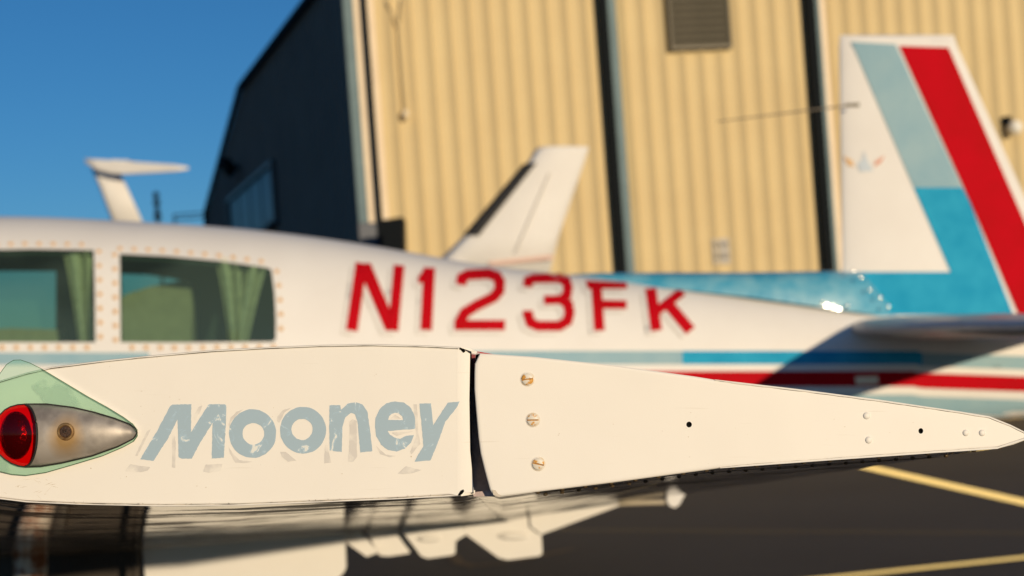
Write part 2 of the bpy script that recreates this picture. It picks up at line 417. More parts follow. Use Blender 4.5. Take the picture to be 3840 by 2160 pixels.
strip('corner_trim', 1366, 1398, 600, zn, WH, M['creamtrim'], .03, -.01)
strip('downpipe', 1396, 1417, 600, 0, WH, M['blacktrim'], .14)
strip('wall_trim', 1414, 1442, 600, zn, WH, M['creamtrim'], .05)
strip('base_trim', 1326, 1397, 600, 0, zn-.01, M['navy'], .07, -.01)
strip('base_trim', 1415, 1446, 600, 0, zn-.01, M['navy'], .08)
strip('downpipe', 2278, 2312, 600, 0, WH, M['blacktrim'], .16)
strip('wall_trim', 2313, 2344, 600, 0, WH, M['greytrim'], .13)
strip('downpipe', 3052, 3086, 600, 0, WH, M['blacktrim'], .16)
strip('wall_trim', 3087, 3103, 600, 0, WH, M['greytrim'], .14)
strip('wall_trim', 3104, 3127, 600, 0, WH, M['creamtrim'], .08)
# louvred vent
vx0, vz0 = HL(2515, 186); vx1 = HL(2730, 186)[0]; vz1 = vz0+1.5
vent = MB()
vent.box(((vx0+vx1)/2, -.03, vz0-.02), (vx1-vx0+.06, .14, .04)); vent.box(((vx0+vx1)/2, -.03, vz1+.02), (vx1-vx0+.06, .14, .04))
vent.box((vx0-.015, -.03, (vz0+vz1)/2), (.03, .14, vz1-vz0)); vent.box((vx1+.015, -.03, (vz0+vz1)/2), (.03, .14, vz1-vz0))
vo = vent.build('vent', M['greytrim'], hang); vo.data.materials[0] = M['slat']; vo.location = (0, -.055, 0)
bk = MB(); bk.box(((vx0+vx1)/2, -.036, (vz0+vz1)/2), (vx1-vx0, .008, vz1-vz0)); bk.build('vent_back', M['blacktrim'], vo)
z = vz0+.01; sl_me = None
while z < vz1-.1:
    if sl_me is None:
        mb = MB(); hw = (vx1-vx0)/2
        mb.add([(-hw, -.095, 0), (hw, -.095, 0), (hw, -.050, .080), (-hw, -.050, .080), (-hw, -.095, -.008), (hw, -.095, -.008), (hw, -.047, .076), (-hw, -.047, .076)],
               [(0, 1, 2, 3), (7, 6, 5, 4), (0, 4, 5, 1), (3, 2, 6, 7), (0, 3, 7, 4), (1, 5, 6, 2)])
        s0 = mb.build('slat', M['slat'], vo); sl_me = s0.data; s0.location = ((vx0+vx1)/2, 0, z)
    else:
        s1 = bpy.data.objects.new('slat', sl_me); COL.objects.link(s1); s1.parent = vo; s1.location = ((vx0+vx1)/2, 0, z)
    z += .115
# side wall, running back and to the left
sdir = Vector((-.345, .9386, 0)).normalized(); sn = Vector((-sdir.y, sdir.x, 0))
P1 = P0+wd*HL(1330, 600)[0]
def side_hit(u, v):
    d = toW(C(u, v, 1.0))-Vector((0, 0, H)); n = Vector((sdir.y, -sdir.x, 0)); k = (P1-Vector((0, 0, H))).dot(n)/d.dot(n)
    p = Vector((0, 0, H))+d*k; return ((p-P1).dot(sdir), p.z)
e1 = side_hit(910, 310); e2 = side_hit(780, 800); e0 = side_hit(1180, 0)
eave = (e0[1]+e1[1])/2
side = empty('hangar', P1, (0, 0, math.atan2(sdir.y, sdir.x)), 'dark shaded side wing of the hangar, left of its tan ribbed front', 'hangar')
SL = e2[0]
# local x along the wall, local y = left of direction ( = towards the sky side )
nrib = int(SL/.305)
mb = MB()
def top_at(s): return eave if s <= e1[0] else eave+(e2[1]-eave)*(s-e1[0])/(SL-e1[0])
prof = []
for i in range(nrib+1):
    c = i*.305
    for dx, dy in ((0, 0), (.018, .03), (.068, .03), (.092, 0)):
        if c+dx < SL: prof.append((c+dx, dy))
prof.append((SL, 0))
mb.loft([[(p[0], p[1], 0) for p in prof], [(p[0], p[1], top_at(p[0])) for p in prof]], closed=False)
mb.build('side_wall', M['shadeclad'], side)
mb = MB()
rake = [(0., .05, eave), (e1[0], .05, eave), (SL, .05, e2[1]), (SL, .05, 0)]
for p, q in zip(rake[:-1], rake[1:]):
    p, q = Vector(p), Vector(q); d = (q-p).normalized(); up = Vector((-d.z, 0, d.x)) if True else 0
    a_ = .11
    mb.add([p-up*a_, q-up*a_, q+up*a_*.3, p+up*a_*.3]+[x+Vector((0, .07, 0)) for x in (p-up*a_, q-up*a_, q+up*a_*.3, p+up*a_*.3)],
           [(3, 2, 1, 0), (4, 5, 6, 7), (0, 1, 5, 4), (2, 3, 7, 6), (0, 4, 7, 3), (1, 2, 6, 5)])
mb.build('roof_trim', M['blacktrim'], side)
mb = MB()   # roof and far closing faces
mb.add([(0, 0, eave), (e1[0], 0, eave), (SL, 0, e2[1]), (SL, 0, 0), (0, -14, eave), (e1[0], -14, eave), (SL, -14, e2[1]), (SL, -14, 0)],
       [(0, 1, 5, 4), (1, 2, 6, 5), (2, 3, 7, 6)])
mb.build('roof', M['shadeclad'], side)
mb = MB()
mb.add([(xA-.2, -.02, WH), (xE, -.02, WH), (xE, 14, WH+1.5), (xA+2, 14, WH+1.5)], [(0, 1, 2, 3)]); mb.build('roof', M['greytrim'], hang)
# blue window on the side wall
q = [side_hit(868, 775), side_hit(1030, 600), side_hit(1030, 822), side_hit(868, 968)]
s0_, s1_ = q[0][0], q[1][0]; z1_ = (q[0][1]+q[1][1])/2; z0_ = q[2][1]
lo, hi = min(s0_, s1_), max(s0_, s1_)
wf = MB(); fw = .10
wf.box(((lo+hi)/2, .06, z0_-fw/2), (hi-lo+2*fw, .10, fw)); wf.box(((lo+hi)/2, .06, z1_+fw/2), (hi-lo+2*fw, .10, fw))
wf.box((lo-fw/2, .06, (z0_+z1_)/2), (fw, .10, z1_-z0_)); wf.box((hi+fw/2, .06, (z0_+z1_)/2), (fw, .10, z1_-z0_))
wo = wf.build('window', M['shadeclad'], side); wo.data.materials[0] = paint('window_frame', (.05, .065, .075), rough=.5, coat=0)
npn = 4; pw = (hi-lo)/npn
for i in range(npn):
    mb = MB(); mb.box((lo+pw*(i+.5), .045, (z0_+z1_)/2), (pw-.10, .02, z1_-z0_-.04)); mb.build('pane', M['bluewin'], wo)
mb = MB(); mb.box(((lo+hi)/2, .10, z0_-.13), (hi-lo+.1, .22, .05)); mb.build('sill', M['bluewin'], wo)

def wall_thing(name, u, v, label, cat, lift=.04):
    p = wall_hit(u, v)+wn*lift
    return empty(name, p, (0, 0, math.atan2(wd.y, wd.x)), label, cat)
# wall lamp at the right edge
lm = wall_thing('wall_lamp', 3786, 476, 'round white bulkhead lamp on a dark bracket, right end of the hangar wall', 'lamp')
mb = MB(); mb.box((-.10, -.06, .08), (.12, .12, .14)); mb.build('bracket', M['blacktrim'], lm)
mb = MB(); rings = []
for i in range(9):
    t = math.pi/2*i/8; rings.append([(-.02+.12*math.sin(t)*math.cos(k*math.pi/10), -.30+.12*(1-math.cos(t)), -.05+.12*math.sin(t)*math.sin(k*math.pi/10)) for k in range(20)])
rings.append([(-.02+.09*math.cos(k*math.pi/10), -.06, -.05+.09*math.sin(k*math.pi/10)) for k in range(20)])
mb.loft(rings, caps=True); autosmooth(mb.build('lamp_globe', paint('white_globe', (.9, .88, .8), rough=.1, coat=1., coat_r=.25), lm))
# small round fitting with a conduit
lf = wall_thing('wall_fitting', 1519, 435, 'small pale round fitting hanging from a conduit near the hangar corner', 'fitting')
mb = MB(); rings = []
for i in range(7):
    t = math.pi/2*i/6; rings.append([(.055*math.sin(t)*math.cos(k*math.pi/8), -.16+.06*(1-math.cos(t)), .08*math.sin(t)*math.sin(k*math.pi/8)) for k in range(16)])
rings.append([(.05*math.cos(k*math.pi/8), 0, .07*math.sin(k*math.pi/8)) for k in range(16)])
mb.loft(rings, caps=True); autosmooth(mb.build('cover', paint('pale_cover', (.78, .66, .46), rough=.3, coat=.6), lf))
mb = MB(); mb.tube([(0, -.05, .07), (0, -.05, 1.35), (-.16, -.05, 1.75)], .016, 8); mb.tube([(0, -.05, 1.35), (.08, -.05, 1.8)], .014, 8); mb.build('conduit', M['tan'], lf, smooth=True)
# sign
sg = wall_thing('wall_sign', 2702, 943, 'small grey notice with two rows of dark lettering low on the hangar wall', 'sign', .035)
hw = .135; hh = .20
mb = MB(); mb.box((0, -.006, 0), (2*hw, .012, 2*hh)); mb.build('sign_board', paint('sign_grey', (.36, .33, .29), rough=.5, coat=0), sg)
for row, (zc, hgt) in enumerate(((.10, .085), (-.075, .10))):
    mb = MB()
    for i in range(4):
        xx = -.09+i*.06; mb.box((xx-.014, -.0145, zc), (.010, .003, hgt)); mb.box((xx+.014, -.0145, zc), (.010, .003, hgt)); mb.box((xx, -.0145, zc+(hgt/2-.006)*(1 if i % 2 else -1)), (.026, .002, .012))
    mb.build('lettering', paint('sign_dark', (.03, .03, .028), rough=.6, coat=0), sg)
# flood lamp on dark side wall
s_, z_ = side_hit(903, 628)
fl = empty('flood_lamp', P1+sdir*s_+Vector((0, 0, z_)), (0, 0, math.atan2(sdir.y, sdir.x)), 'black flood lamp above the blue window on the dark side wall', 'lamp')
mb = MB(); mb.box((0, .09, 0), (.10, .18, .08)); mb.build('arm', M['blacktrim'], fl)
mb = MB(); mb.tube([(0, .18, .08), (0, .36, -.02)], [.16, .24], 14); mb.build('lamp_shade', M['blacktrim'], fl, smooth=True)
# dark wedge-shaped block beside corner, kind of object not known
p = wall_hit(1478, 830, 1.2)
hd = empty('dark_block', Vector((p.x, p.y, 0)), (0, 0, 0), 'dark wedge-sided hopper standing at the foot of the hangar corner', 'block')
mb = MB()
hz = p.z; sx = .13
mb.add([(-.16, -.3, hz), (.15, -.3, hz+.02), (.15, .3, hz+.02), (-.16, .3, hz), (-.16, -.2, .5), (-.05, -.2, .5), (-.05, .2, .5), (-.16, .2, .5)],
       [(0, 1, 2, 3), (4, 7, 6, 5), (0, 4, 5, 1), (1, 5, 6, 2), (2, 6, 7, 3), (3, 7, 4, 0)])
mb.build('bin', M['blacktrim'], hd)
for i in (-1, 1):
    mb = MB(); mb.box((-.11+.03*i, .15*i, .25), (.03, .03, .5)); mb.build('leg', M['blacktrim'], hd)
# far mast and fence rails
yf = 45.
p = toW(C(588, 770, yf)); fm = empty('light_mast', Vector((p.x, p.y, 0)), (0, 0, 0), 'dark mast with stacked heads in the distance, left of the hangar', 'mast')
mb = MB(); mb.tube([(0, 0, 0), (0, 0, p.z-.3)], .05, 8); mb.build('pole', M['blacktrim'], fm, smooth=True)
for dz, sc_ in ((.32, .11), (.08, .13), (-.16, .10), (-.36, .14)):
    mb = MB(); mb.tube([(0, 0, p.z+dz-.1), (0, 0, p.z+dz), (0, 0, p.z+dz+.1)], [sc_*.6, sc_, sc_*.6], 10); mb.build('head', M['blacktrim'], fm, smooth=True)
yf = 40.; a = toW(C(650, 806, yf)); b = toW(C(800, 797, yf))
fr = empty('railing', Vector((a.x, a.y, 0)), (0, 0, 0), 'thin grey double railing in the distance beside the dark side wall', 'railing')
M['faded'] = paint('faded_steel', (.20, .25, .28), rough=.6, coat=0)
for dz in (0, -.13):
    mb = MB(); mb.tube([(0, 0, a.z+dz), (b.x-a.x+3, 0, a.z+dz)], .022, 8); mb.build('rail', M['faded'], fr, smooth=True)
for i in range(5):
    mb = MB(); mb.box((i*.9+.02, 0, (a.z)/2), (.05, .05, a.z)); mb.build('post', M['faded'], fr)

# ------------------------------------------------------------------ background aircraft (tails above the near roof)
def slab_section(pts_l, pts_t, ym, th):   # lens-shaped fin between a leading and trailing edge polyline; list of rings
    rings = []
    for (a, b) in zip(pts_l, pts_t):
        r = []; n = 10
        for k in range(n+1):
            t = k/n; tt = th*(2.6*math.sqrt(t)*(1-t)+.04*t) if True else 0
            r.append((a[0]+(b[0]-a[0])*t, ym-tt/2, a[1]+(b[1]-a[1])*t))
        for k in range(n, 0, -1):
            t = k/n; tt = th*(2.6*math.sqrt(t)*(1-t)+.04*t)
            r.append((a[0]+(b[0]-a[0])*t, ym+tt/2, a[1]+(b[1]-a[1])*t))
        rings.append(r)
    return rings
YB = 15.5
bp0 = toW(C(1900, 1400, YB)); base = Vector((bp0.x, bp0.y, 0))
def wl(u, v, y=YB): p = toW(C(u, v, y)); return (p.x-base.x, p.z)
pl2 = empty('parked_airplane', base, (0, 0, 0), 'white aircraft whose swept fin with a black leading edge rises behind the near fuselage', 'airplane')
Lp = [wl(*q) for q in ((1590, 1030), (1740, 885), (1985, 600), (2005, 565), (2025, 552))]
Tp = [wl(*q) for q in ((2060, 1030), (2095, 885), (2180, 640), (2205, 565), (2207, 550))]
mb = MB(); mb.loft(slab_section(Lp, Tp, 0, .13), caps=True); mb.build('tail_fin', M['white'], pl2, smooth=True)
mb = MB()
A_ = [wl(*q) for q in ((1738, 880), (1962, 616))]; B_ = [wl(*q) for q in ((1796, 886), (2012, 614))]
mb.loft([[(A_[i][0], -.02, A_[i][1]), ((A_[i][0]+B_[i][0])/2, -.075, (A_[i][1]+B_[i][1])/2), (B_[i][0], -.085, B_[i][1]), (B_[i][0], .06, B_[i][1])] for i in range(2)], caps=True)
mb.build('leading_edge_boot', M['rubber'], pl2)
mb = MB(); A_ = wl(2060, 650); B_ = wl(1930, 950)
mb.loft([[(A_[0], -.088, A_[1]), (A_[0]+.018, -.088, A_[1])], [(B_[0], -.088, B_[1]), (B_[0]+.018, -.088, B_[1])]], closed=False)
mb.build('rudder_hinge_line', paint('seam_grey', (.66, .62, .56), rough=.6, coat=0), pl2)
mb = MB(); q = [wl(*q) for q in ((1830, 985), (2070, 958), (2075, 974), (1840, 1000))]
mb.prism(q[::-1], -.10, -.092); mb.build('stripe', paint('faded_red', (.68, .45, .37), rough=.5, coat=0), pl2)
mb = MB()
st = [(-3.6, 1.15, .12), (-3.2, 1.25, .45), (-2.2, 1.4, .62), (-1., 1.42, .62), (0., 1.5, .42), (.7, 1.62, .18), (1., 1.66, .06)]
mb.loft([[(x, r*math.cos(k*math.pi/8)*.85, zc+r*math.sin(k*math.pi/8)*.9-.1) for k in range(16)] for x, zc, r in st], caps=True)
mb.build('fuselage', M['white'], pl2, smooth=True)
zb_ = wl(1600, 975)[1]
mb = MB(); mb.loft([[(x, s_*.16, zt_), (x, -s_*.16, zt_), (x, -s_*.25, .95), (x, s_*.25, .95)] for x, zt_, s_ in ((wl(1500, 970)[0], wl(1500, 955)[1], 1), (wl(1750, 985)[0], wl(1750, 985)[1], .8))], caps=True)
mb.build('dorsal_fairing', M['white'], pl2)
for yy, xx in ((-1.1, -1.5), (1.1, -1.5), (0, -3.1)):
    mb = MB(); mb.tube([(xx, yy-.08, .2), (xx, yy+.08, .2)], .2, 18); g = mb.build('wheel', M['rubber'], pl2)
    mb = MB(); mb.tube([(xx, yy*1., .2), (xx, yy*.45, 1.2)], .035, 8); mb.build('gear_leg', M['white'], g)
for sgn in (-1, 1):
    mb = MB(); mb.loft([[(c[0]*s_-1.5, sgn*yy, zz+c[1]*s_) for c in ((-.9, 0), (-.6, .1), (0, .1), (.8, 0), (0, -.06), (-.6, -.06))] for yy, zz, s_ in ((.35, 1.0, 1), (4.2, 1.2, .7))], caps=True)
    mb.build('wing', M['white'], pl2)

YT = 30.
bt = toW(C(450, 1400, YT)); base3 = Vector((bt.x, bt.y, 0))
def wt(u, v, y=YT): p = toW(C(u, v, y)); return (p.x-base3.x, p.z)
pl3 = empty('parked_airplane', base3, (0, 0, 0), 'white aircraft with a T-shaped tail standing against the blue sky at the far left', 'airplane')
Lp = [wt(*q) for q in ((435, 870), (372, 700), (330, 603))]
Tp = [wt(*q) for q in ((552, 870), (488, 728), (430, 605))]
mb = MB(); mb.loft(slab_section(Lp, Tp, 0, .16), caps=True); mb.build('tail_fin', M['white'], pl3, smooth=True)
a = wt(335, 610); b = wt(455, 640)
mb = MB(); rings = []
for t in range(9):
    f = t/8; uu = 338+f*402; vt = float(np.interp(uu, (330, 740), (602, 642))); vb = float(np.interp(uu, (330, 380, 455, 740), (616, 648, 667, 661)))
    c0 = wt(uu, (vt+vb)/2); hh_ = (vb-vt)/2/FP*YT*(1 if f < .97 else .4)
    wy = (.62-.3*f)
    rings.append([(c0[0]+.0*0, -.3-f*.5+wy*.08*math.copysign(abs(math.cos(k*math.pi/8))**.35, math.cos(k*math.pi/8)), c0[1]+hh_*math.copysign(abs(math.sin(k*math.pi/8))**.25, math.sin(k*math.pi/8))) for k in range(16)])
mb.loft(rings, caps=True); mb.build('stabilizer', M['white'], pl3, smooth=True)
mb = MB(); mb.loft([[(c[0]+.25-yy*.02, yy, wt(400, 606)[1]+c[1]) for c in ((-.3, 0), (-.1, .05), (.3, 0), (-.1, -.05))] for yy in (.1, 1.6)], caps=True); mb.build('stabilizer', M['white'], pl3)
st = [(-.2, 1.85, .12), (.6, 1.75, .24), (2., 1.55, .45), (4., 1.35, .62), (5.6, 1.2, .5), (6.4, 1.1, .15)]
mb = MB(); mb.loft([[(x, r*math.cos(k*math.pi/8), zc-.25+r*math.sin(k*math.pi/8)*.9) for k in range(16)] for x, zc, r in st], caps=True)
mb.build('fuselage', M['white'], pl3, smooth=True)
for yy, xx in ((-1.1, 3.5), (1.1, 3.5), (0, 5.6)):
    mb = MB(); mb.tube([(xx, yy-.08, .2), (xx, yy+.08, .2)], .2, 18); g = mb.build('wheel', M['rubber'], pl3)
    mb = MB(); mb.tube([(xx, yy, .2), (xx, yy*.45, 1.)], .035, 8); mb.build('gear_leg', M['white'], g)

# ------------------------------------------------------------------ the near aircraft
base1 = Vector((-.2, 6.4, 0))
Rinv = lambda p: Vector((CR*p[0]-SR*p[2], p[1], SR*p[0]+CR*p[2]))
OFF = Rinv(Vector((0, 0, H))-base1)
ap = empty('parked_airplane', base1, (0, ROLL, 0), 'white low-wing aircraft with red registration letters and striped sides, its wing tip close in front', 'airplane')
def part(mb, name, mat, parent=ap, smooth=True, deg=35, loc=None):
    o = mb.build(name, mat, parent, smooth, OFF, loc)
    if smooth: autosmooth(o, deg)
    return o
def flat(name, outer, holes, y, mat, parent=ap, step=30., jit=0.):
    v, f = region(outer, holes, step, jit)
    return mesh_obj(name, [C(p[0], p[1], y) for p in v], [t[::-1] for t in f], mat, parent, False, OFF)

# fuselage shape
YC = 6.75
def PX(u): return (u-U0)/FP*YC
def PZ(v): return (V0-v)/FP*YC
top_uv = [(-3300, 1500), (-2600, 1340), (-1900, 1250), (-1100, 1160), (-500, 860), (-200, 818), (0, 813), (300, 822), (530, 836), (800, 850), (1050, 874), (1300, 907), (1500, 940), (1700, 978), (1900, 1010), (2160, 1034), (2500, 1072), (2750, 1098), (3350, 1183), (3840, 1240), (4100, 1290)]
bot_uv = [(-3300, 1700), (-2600, 1820), (-1900, 1900), (-1100, 1950), (-500, 1980), (1000, 1985), (1400, 1960), (2000, 1880), (2600, 1770), (3200, 1655), (3500, 1600), (3840, 1560), (4100, 1530)]
wid = [(-3300, .12), (-2600, .40), (-1900, .50), (-500, .56), (900, .56), (1300, .50), (2200, .34), (3200, .17), (3840, .09), (4100, .05)]
tX = [PX(p[0]) for p in top_uv]; tZ = [PZ(p[1]) for p in top_uv]
bX = [PX(p[0]) for p in bot_uv]; bZ = [PZ(p[1]) for p in bot_uv]
wX = [PX(p[0]) for p in wid]; wW = [p[1] for p in wid]
def smooth_interp(x, X, Y):
    k = .12; return sum(float(np.interp(x+d*k, X, Y)) for d in (-1.5, -.75, 0, .75, 1.5))/5
PW = 2.35
def secp(x, sc_=1.):
    zt, zb = smooth_interp(x, tX, tZ), smooth_interp(x, bX, bZ); return (zt+zb)/2, (zt-zb)/2*sc_, smooth_interp(x, wX, wW)*sc_
def fus_pt(x, ph, sc_=1.):
    zm, zh, ww = secp(x, sc_)
    s_, c_ = math.sin(ph), math.cos(ph)
    return Vector((x, YC-ww*math.copysign(abs(c_)**(2/PW), c_), zm+zh*math.copysign(abs(s_)**(2/PW), s_)))
def surf(x, z):
    zm, zh, ww = secp(x); t = min(.9999, abs((z-zm)/zh)); return YC-ww*(1-t**PW)**(1/PW)
def project(u, v, lift=.0015, fn=surf, y0=6.2):
    y = y0
    for _ in range(14):
        y = .5*y+.5*fn((u-U0)/FP*y, (V0-v)/FP*y)
    y -= lift
    return C(u, v, y)
def decal(name, outer, mat, parent, holes=(), step=28., lift=.002, fn=surf, y0=6.2):
    v, f = region(outer, holes, step)
    return mesh_obj(name, [project(p[0], p[1], lift, fn, y0) for p in v], [t[::-1] for t in f], mat, parent, fn is surf, OFF)
win1 = [(-330, 950), (-100, 938), (120, 934), (352, 938), (356, 1110), (358, 1284), (-330, 1284)]
win2 = [(449, 952), (620, 960), (820, 978), (1000, 1003), (1018, 1012), (1030, 1100), (1035, 1200), (1034, 1270), (1026, 1282), (700, 1285), (452, 1284)]
def to_dom(loop, far=False, y_far=7.2):
    out = []
    for u, v in densify(loop, 30):
        if far:
            y = y_far
            for _ in range(14): y = .5*y+.5*(2*YC-surf((u-U0)/FP*y, (V0-v)/FP*y))
            p = C(u, v, y)
        else: p = project(u, v, 0)
        zm, zh, ww = secp(p.x); t = max(-1, min(1, (p.z-zm)/zh)); ph = math.asin(abs(t)**(PW/2))*(1 if t >= 0 else -1)
        out.append((p.x, math.pi-ph if far else ph))
    return out
far1 = [(-150, 1000), (215, 1000), (215, 1282), (-150, 1282)]
far2 = [(400, 1008), (560, 1014), (715, 1040), (722, 1282), (400, 1282)]
holes = [to_dom(win1), to_dom(win2), to_dom(far1, True), to_dom(far2, True)]
xs = np.linspace(PX(-3300), PX(4100), 90); phs = np.linspace(-math.pi/2, 1.5*math.pi, 73)
grid = [(float(x), float(p)) for x in xs for p in phs if not any(inside((x, p), h) for h in holes)]
v, f = triangulate(holes, grid, lambda p: not any(inside(p, h) for h in holes))
fus = mesh_obj('fuselage', [fus_pt(p[0], p[1]) for p in v], f, M['white'], ap, True, OFF)
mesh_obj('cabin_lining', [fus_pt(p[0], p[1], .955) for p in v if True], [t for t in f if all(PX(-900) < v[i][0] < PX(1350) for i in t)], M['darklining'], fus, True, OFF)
# window panes, screws
scr_me = None
def screw_at(p, parent, r, mat, name='screw', h=.004):
    key = (round(r, 5), mat.name, h)
    if key not in screw_at.cache:
        mb = MB(); mb.loft([[(r*a*math.cos(k*math.pi/6), -h*b, r*a*math.sin(k*math.pi/6)) for k in range(12)] for a, b in ((.3, 1), (.75, .85), (1, .3), (1.02, -.2))], caps=True)
        o = mb.build(name, mat, parent, True); screw_at.cache[key] = o.data
    else:
        o = bpy.data.objects.new(name, screw_at.cache[key]); COL.objects.link(o); o.parent = parent
    o.location = Vector(p)+OFF; return o
screw_at.cache = {}
def border_points(loop, offp, step):
    cx = sum(p[0] for p in loop)/len(loop); cy = sum(p[1] for p in loop)/len(loop); out = []; n = len(loop)
    acc = 0.
    for i in range(n):
        a = loop[i]; b = loop[(i+1) % n]; L = math.dist(a, b); d = ((b[0]-a[0])/L, (b[1]-a[1])/L); nn = (d[1], -d[0])
        m = ((a[0]+b[0])/2-cx, (a[1]+b[1])/2-cy)
        if nn[0]*m[0]+nn[1]*m[1] < 0: nn = (-nn[0], -nn[1])
        while acc < L:
            out.append((a[0]+d[0]*acc+nn[0]*offp, a[1]+d[1]*acc+nn[1]*offp)); acc += step
        acc -= L
    return out
for wl_ in (win1, win2):
    pn = decal('window', wl_, M['pane'], ap, lift=-.004, step=60)
    for q in border_points(wl_, 19, 53):
        if q[0] < -140: continue
        screw_at(project(q[0], q[1], .001), pn, .011, M['rust'])
for fl_ in (far1, far2):
    vv, ff = region(fl_, (), 70)
    pts = []
    for u, v_ in vv:
        y = 7.2
        for _ in range(14): y = .5*y+.5*(2*YC-surf((u-U0)/FP*y, (V0-v_)/FP*y))
        pts.append(C(u, v_, y))
    mesh_obj('window', pts, ff, M['pane'], ap, True, OFF)
# curtains and seats inside the cabin
def curtain(ut0, ut1, ub0, ub1, v0, v1, y, n=26):
    mb = MB(); rings = []
    for j in range(9):
        t = j/8; e = t**.8; r = []
        for i in range(n*2+1):
            s_ = i/(n*2); u = (ut0+(ut1-ut0)*s_)*(1-e)+(ub0+(ub1-ub0)*s_)*e
            p = C(u, v0+(v1-v0)*t, y+.018*math.sin(s_*math.pi*n*.55+1.3*math.sin(s_*9))); r.append(p)
        rings.append(r)
    mb.loft(rings, closed=False); return part(mb, 'curtain', M['curtain'], fus)
curtain(235, 345, 295, 338, 942, 1282, 6.36, 8)
curtain(805, 905, 860, 905, 968, 1282, 6.36, 8)
curtain(925, 1010, 885, 930, 985, 1282, 6.37, 7)
for outl, y in (([(430, 1140), (470, 1105), (560, 1075), (690, 1050), (712, 1060), (722, 1150), (712, 1400), (430, 1400)], 6.80), ([(-140, 1245), (40, 1230), (215, 1236), (225, 1400), (-140, 1400)], 6.85)):
    mb = MB(); q = [C(u, v_, y) for u, v_ in outl]; mb.prism([(p.x, p.z) for p in q][::-1], y, y+.12); part(mb, 'seat', M['seat'], fus, smooth=False)

# registration
letters = {
 'N': [stroke([(1356, 986), (1319, 1240)], 44), [(1338, 988), (1390, 986), (1496, 1240), (1446, 1240)], stroke([(1497, 994), (1474, 1240)], 40)],
 '1': [stroke([(1610, 1003), (1598, 1238)], 44), [(1566, 1042), (1592, 1006), (1606, 1004), (1606, 1046), (1570, 1066)]],
 '2': [stroke([(1728, 1068), (1733, 1042), (1756, 1030), (1830, 1026), (1862, 1036), (1874, 1056), (1872, 1090), (1852, 1114), (1790, 1144), (1744, 1172), (1728, 1200), (1726, 1218)], 40), [(1704, 1200), (1895, 1200), (1893, 1238), (1704, 1238)]],
 '3': [stroke([(1978, 1076), (1982, 1052), (2004, 1044), (2092, 1042), (2122, 1052), (2130, 1076), (2126, 1106), (2104, 1124)], 36), stroke([(2104, 1122), (2130, 1140), (2136, 1172), (2128, 1204), (2098, 1222), (2018, 1222), (1990, 1210), (1980, 1180), (1980, 1164)], 38), [(2040, 1108), (2112, 1106), (2112, 1140), (2040, 1142)]],
 'F': [stroke([(2236, 1062), (2248, 1240)], 40), [(2196, 1052), (2350, 1058), (2352, 1082), (2204, 1084)], [(2250, 1124), (2350, 1126), (2350, 1158), (2250, 1158)]],
 'K': [stroke([(2440, 1080), (2462, 1240)], 42), stroke([(2462, 1168), (2560, 1092)], 34), stroke([(2498, 1130), (2590, 1240)], 42)],
}
for ch, polys in letters.items():
    root = None
    for i, poly in enumerate(polys):
        o = decal('registration_letter', poly, M['red'], fus, step=16, lift=.0085+.0008*i)
    for i, poly in enumerate(polys):
        sh = [(p[0]-19, p[1]+17) for p in poly]
        decal('letter_outline', sh, M['shadow_grey'], fus, step=22, lift=.0022+.0004*i)
# make letter shadow a hollow outline by laying white inner over it
for ch, polys in letters.items():
    for i, poly in enumerate(polys):
        cx = sum(p[0] for p in poly)/len(poly); cy = sum(p[1] for p in poly)/len(poly)
        sh = [(p[0]-14, p[1]+12) for p in poly]
        decal('letter_inset', sh, M['white'], fus, step=22, lift=.0042)
# stripes
def band(vt, vb, u0, u1, mat, name='stripe', lift=.002):
    def off(u): return 0 if u < 3440 else (u-3440)*.035+6
    us = list(np.arange(u0, u1, 40.))+[u1]
    lp = [(u, vt+off(u)) for u in us]+[(u, vb+off(u)) for u in us[::-1]]
    decal(name, lp, mat, fus, step=24, lift=lift)
band(1316, 1366, 1650, 2556, M['pale']); band(1322, 1368, -100, 560, M['pale'])
band(1316, 1366, 2558, 3460, M['blue']); band(1316, 1366, 3462, 3900, M['pale'])
band(1392, 1449, 900, 3900, M['red']); band(1480, 1543, 900, 3900, M['pale'])
mb = MB(); decal('data_plate', [(3207, 1412), (3292, 1410), (3294, 1440), (3210, 1442)], paint('plate_white', (.7, .62, .5), rough=.3, coat=.5), fus, lift=.006, step=40)

# dorsal fairing
mb = MB(); rings = []
for u, vt, hw_ in ((2130, 1030, .01), (2250, 1024, .05), (2500, 1022, .085), (2800, 1022, .10), (3120, 1016, .10), (3230, 1020, .07), (3300, 1100, .04), (3345, 1160, .015)):
    x = PX(u); zt = PZ(vt); zm, zh, ww = secp(x); zb2 = zm+zh*.975; ww2 = min(ww*.6, hw_*1.3)+.01
    r = []
    for k in range(15):
        a_ = math.pi*k/14; r.append((x, YC-ww2*math.cos(a_), zb2-.01+(zt-zb2+.01)*max(0, math.sin(a_))**.8))
    rings.append(r)
mb.loft(rings, closed=False, caps=True); df = part(mb, 'dorsal_fairing', M['gblue'])
blue_low = [(2200, 1036), (2500, 1074), (2750, 1100), (3100, 1145), (3350, 1183), (3560, 1205), (3840, 1235), (3840, 1247), (3350, 1200), (3000, 1144), (2500, 1086), (2200, 1043)]

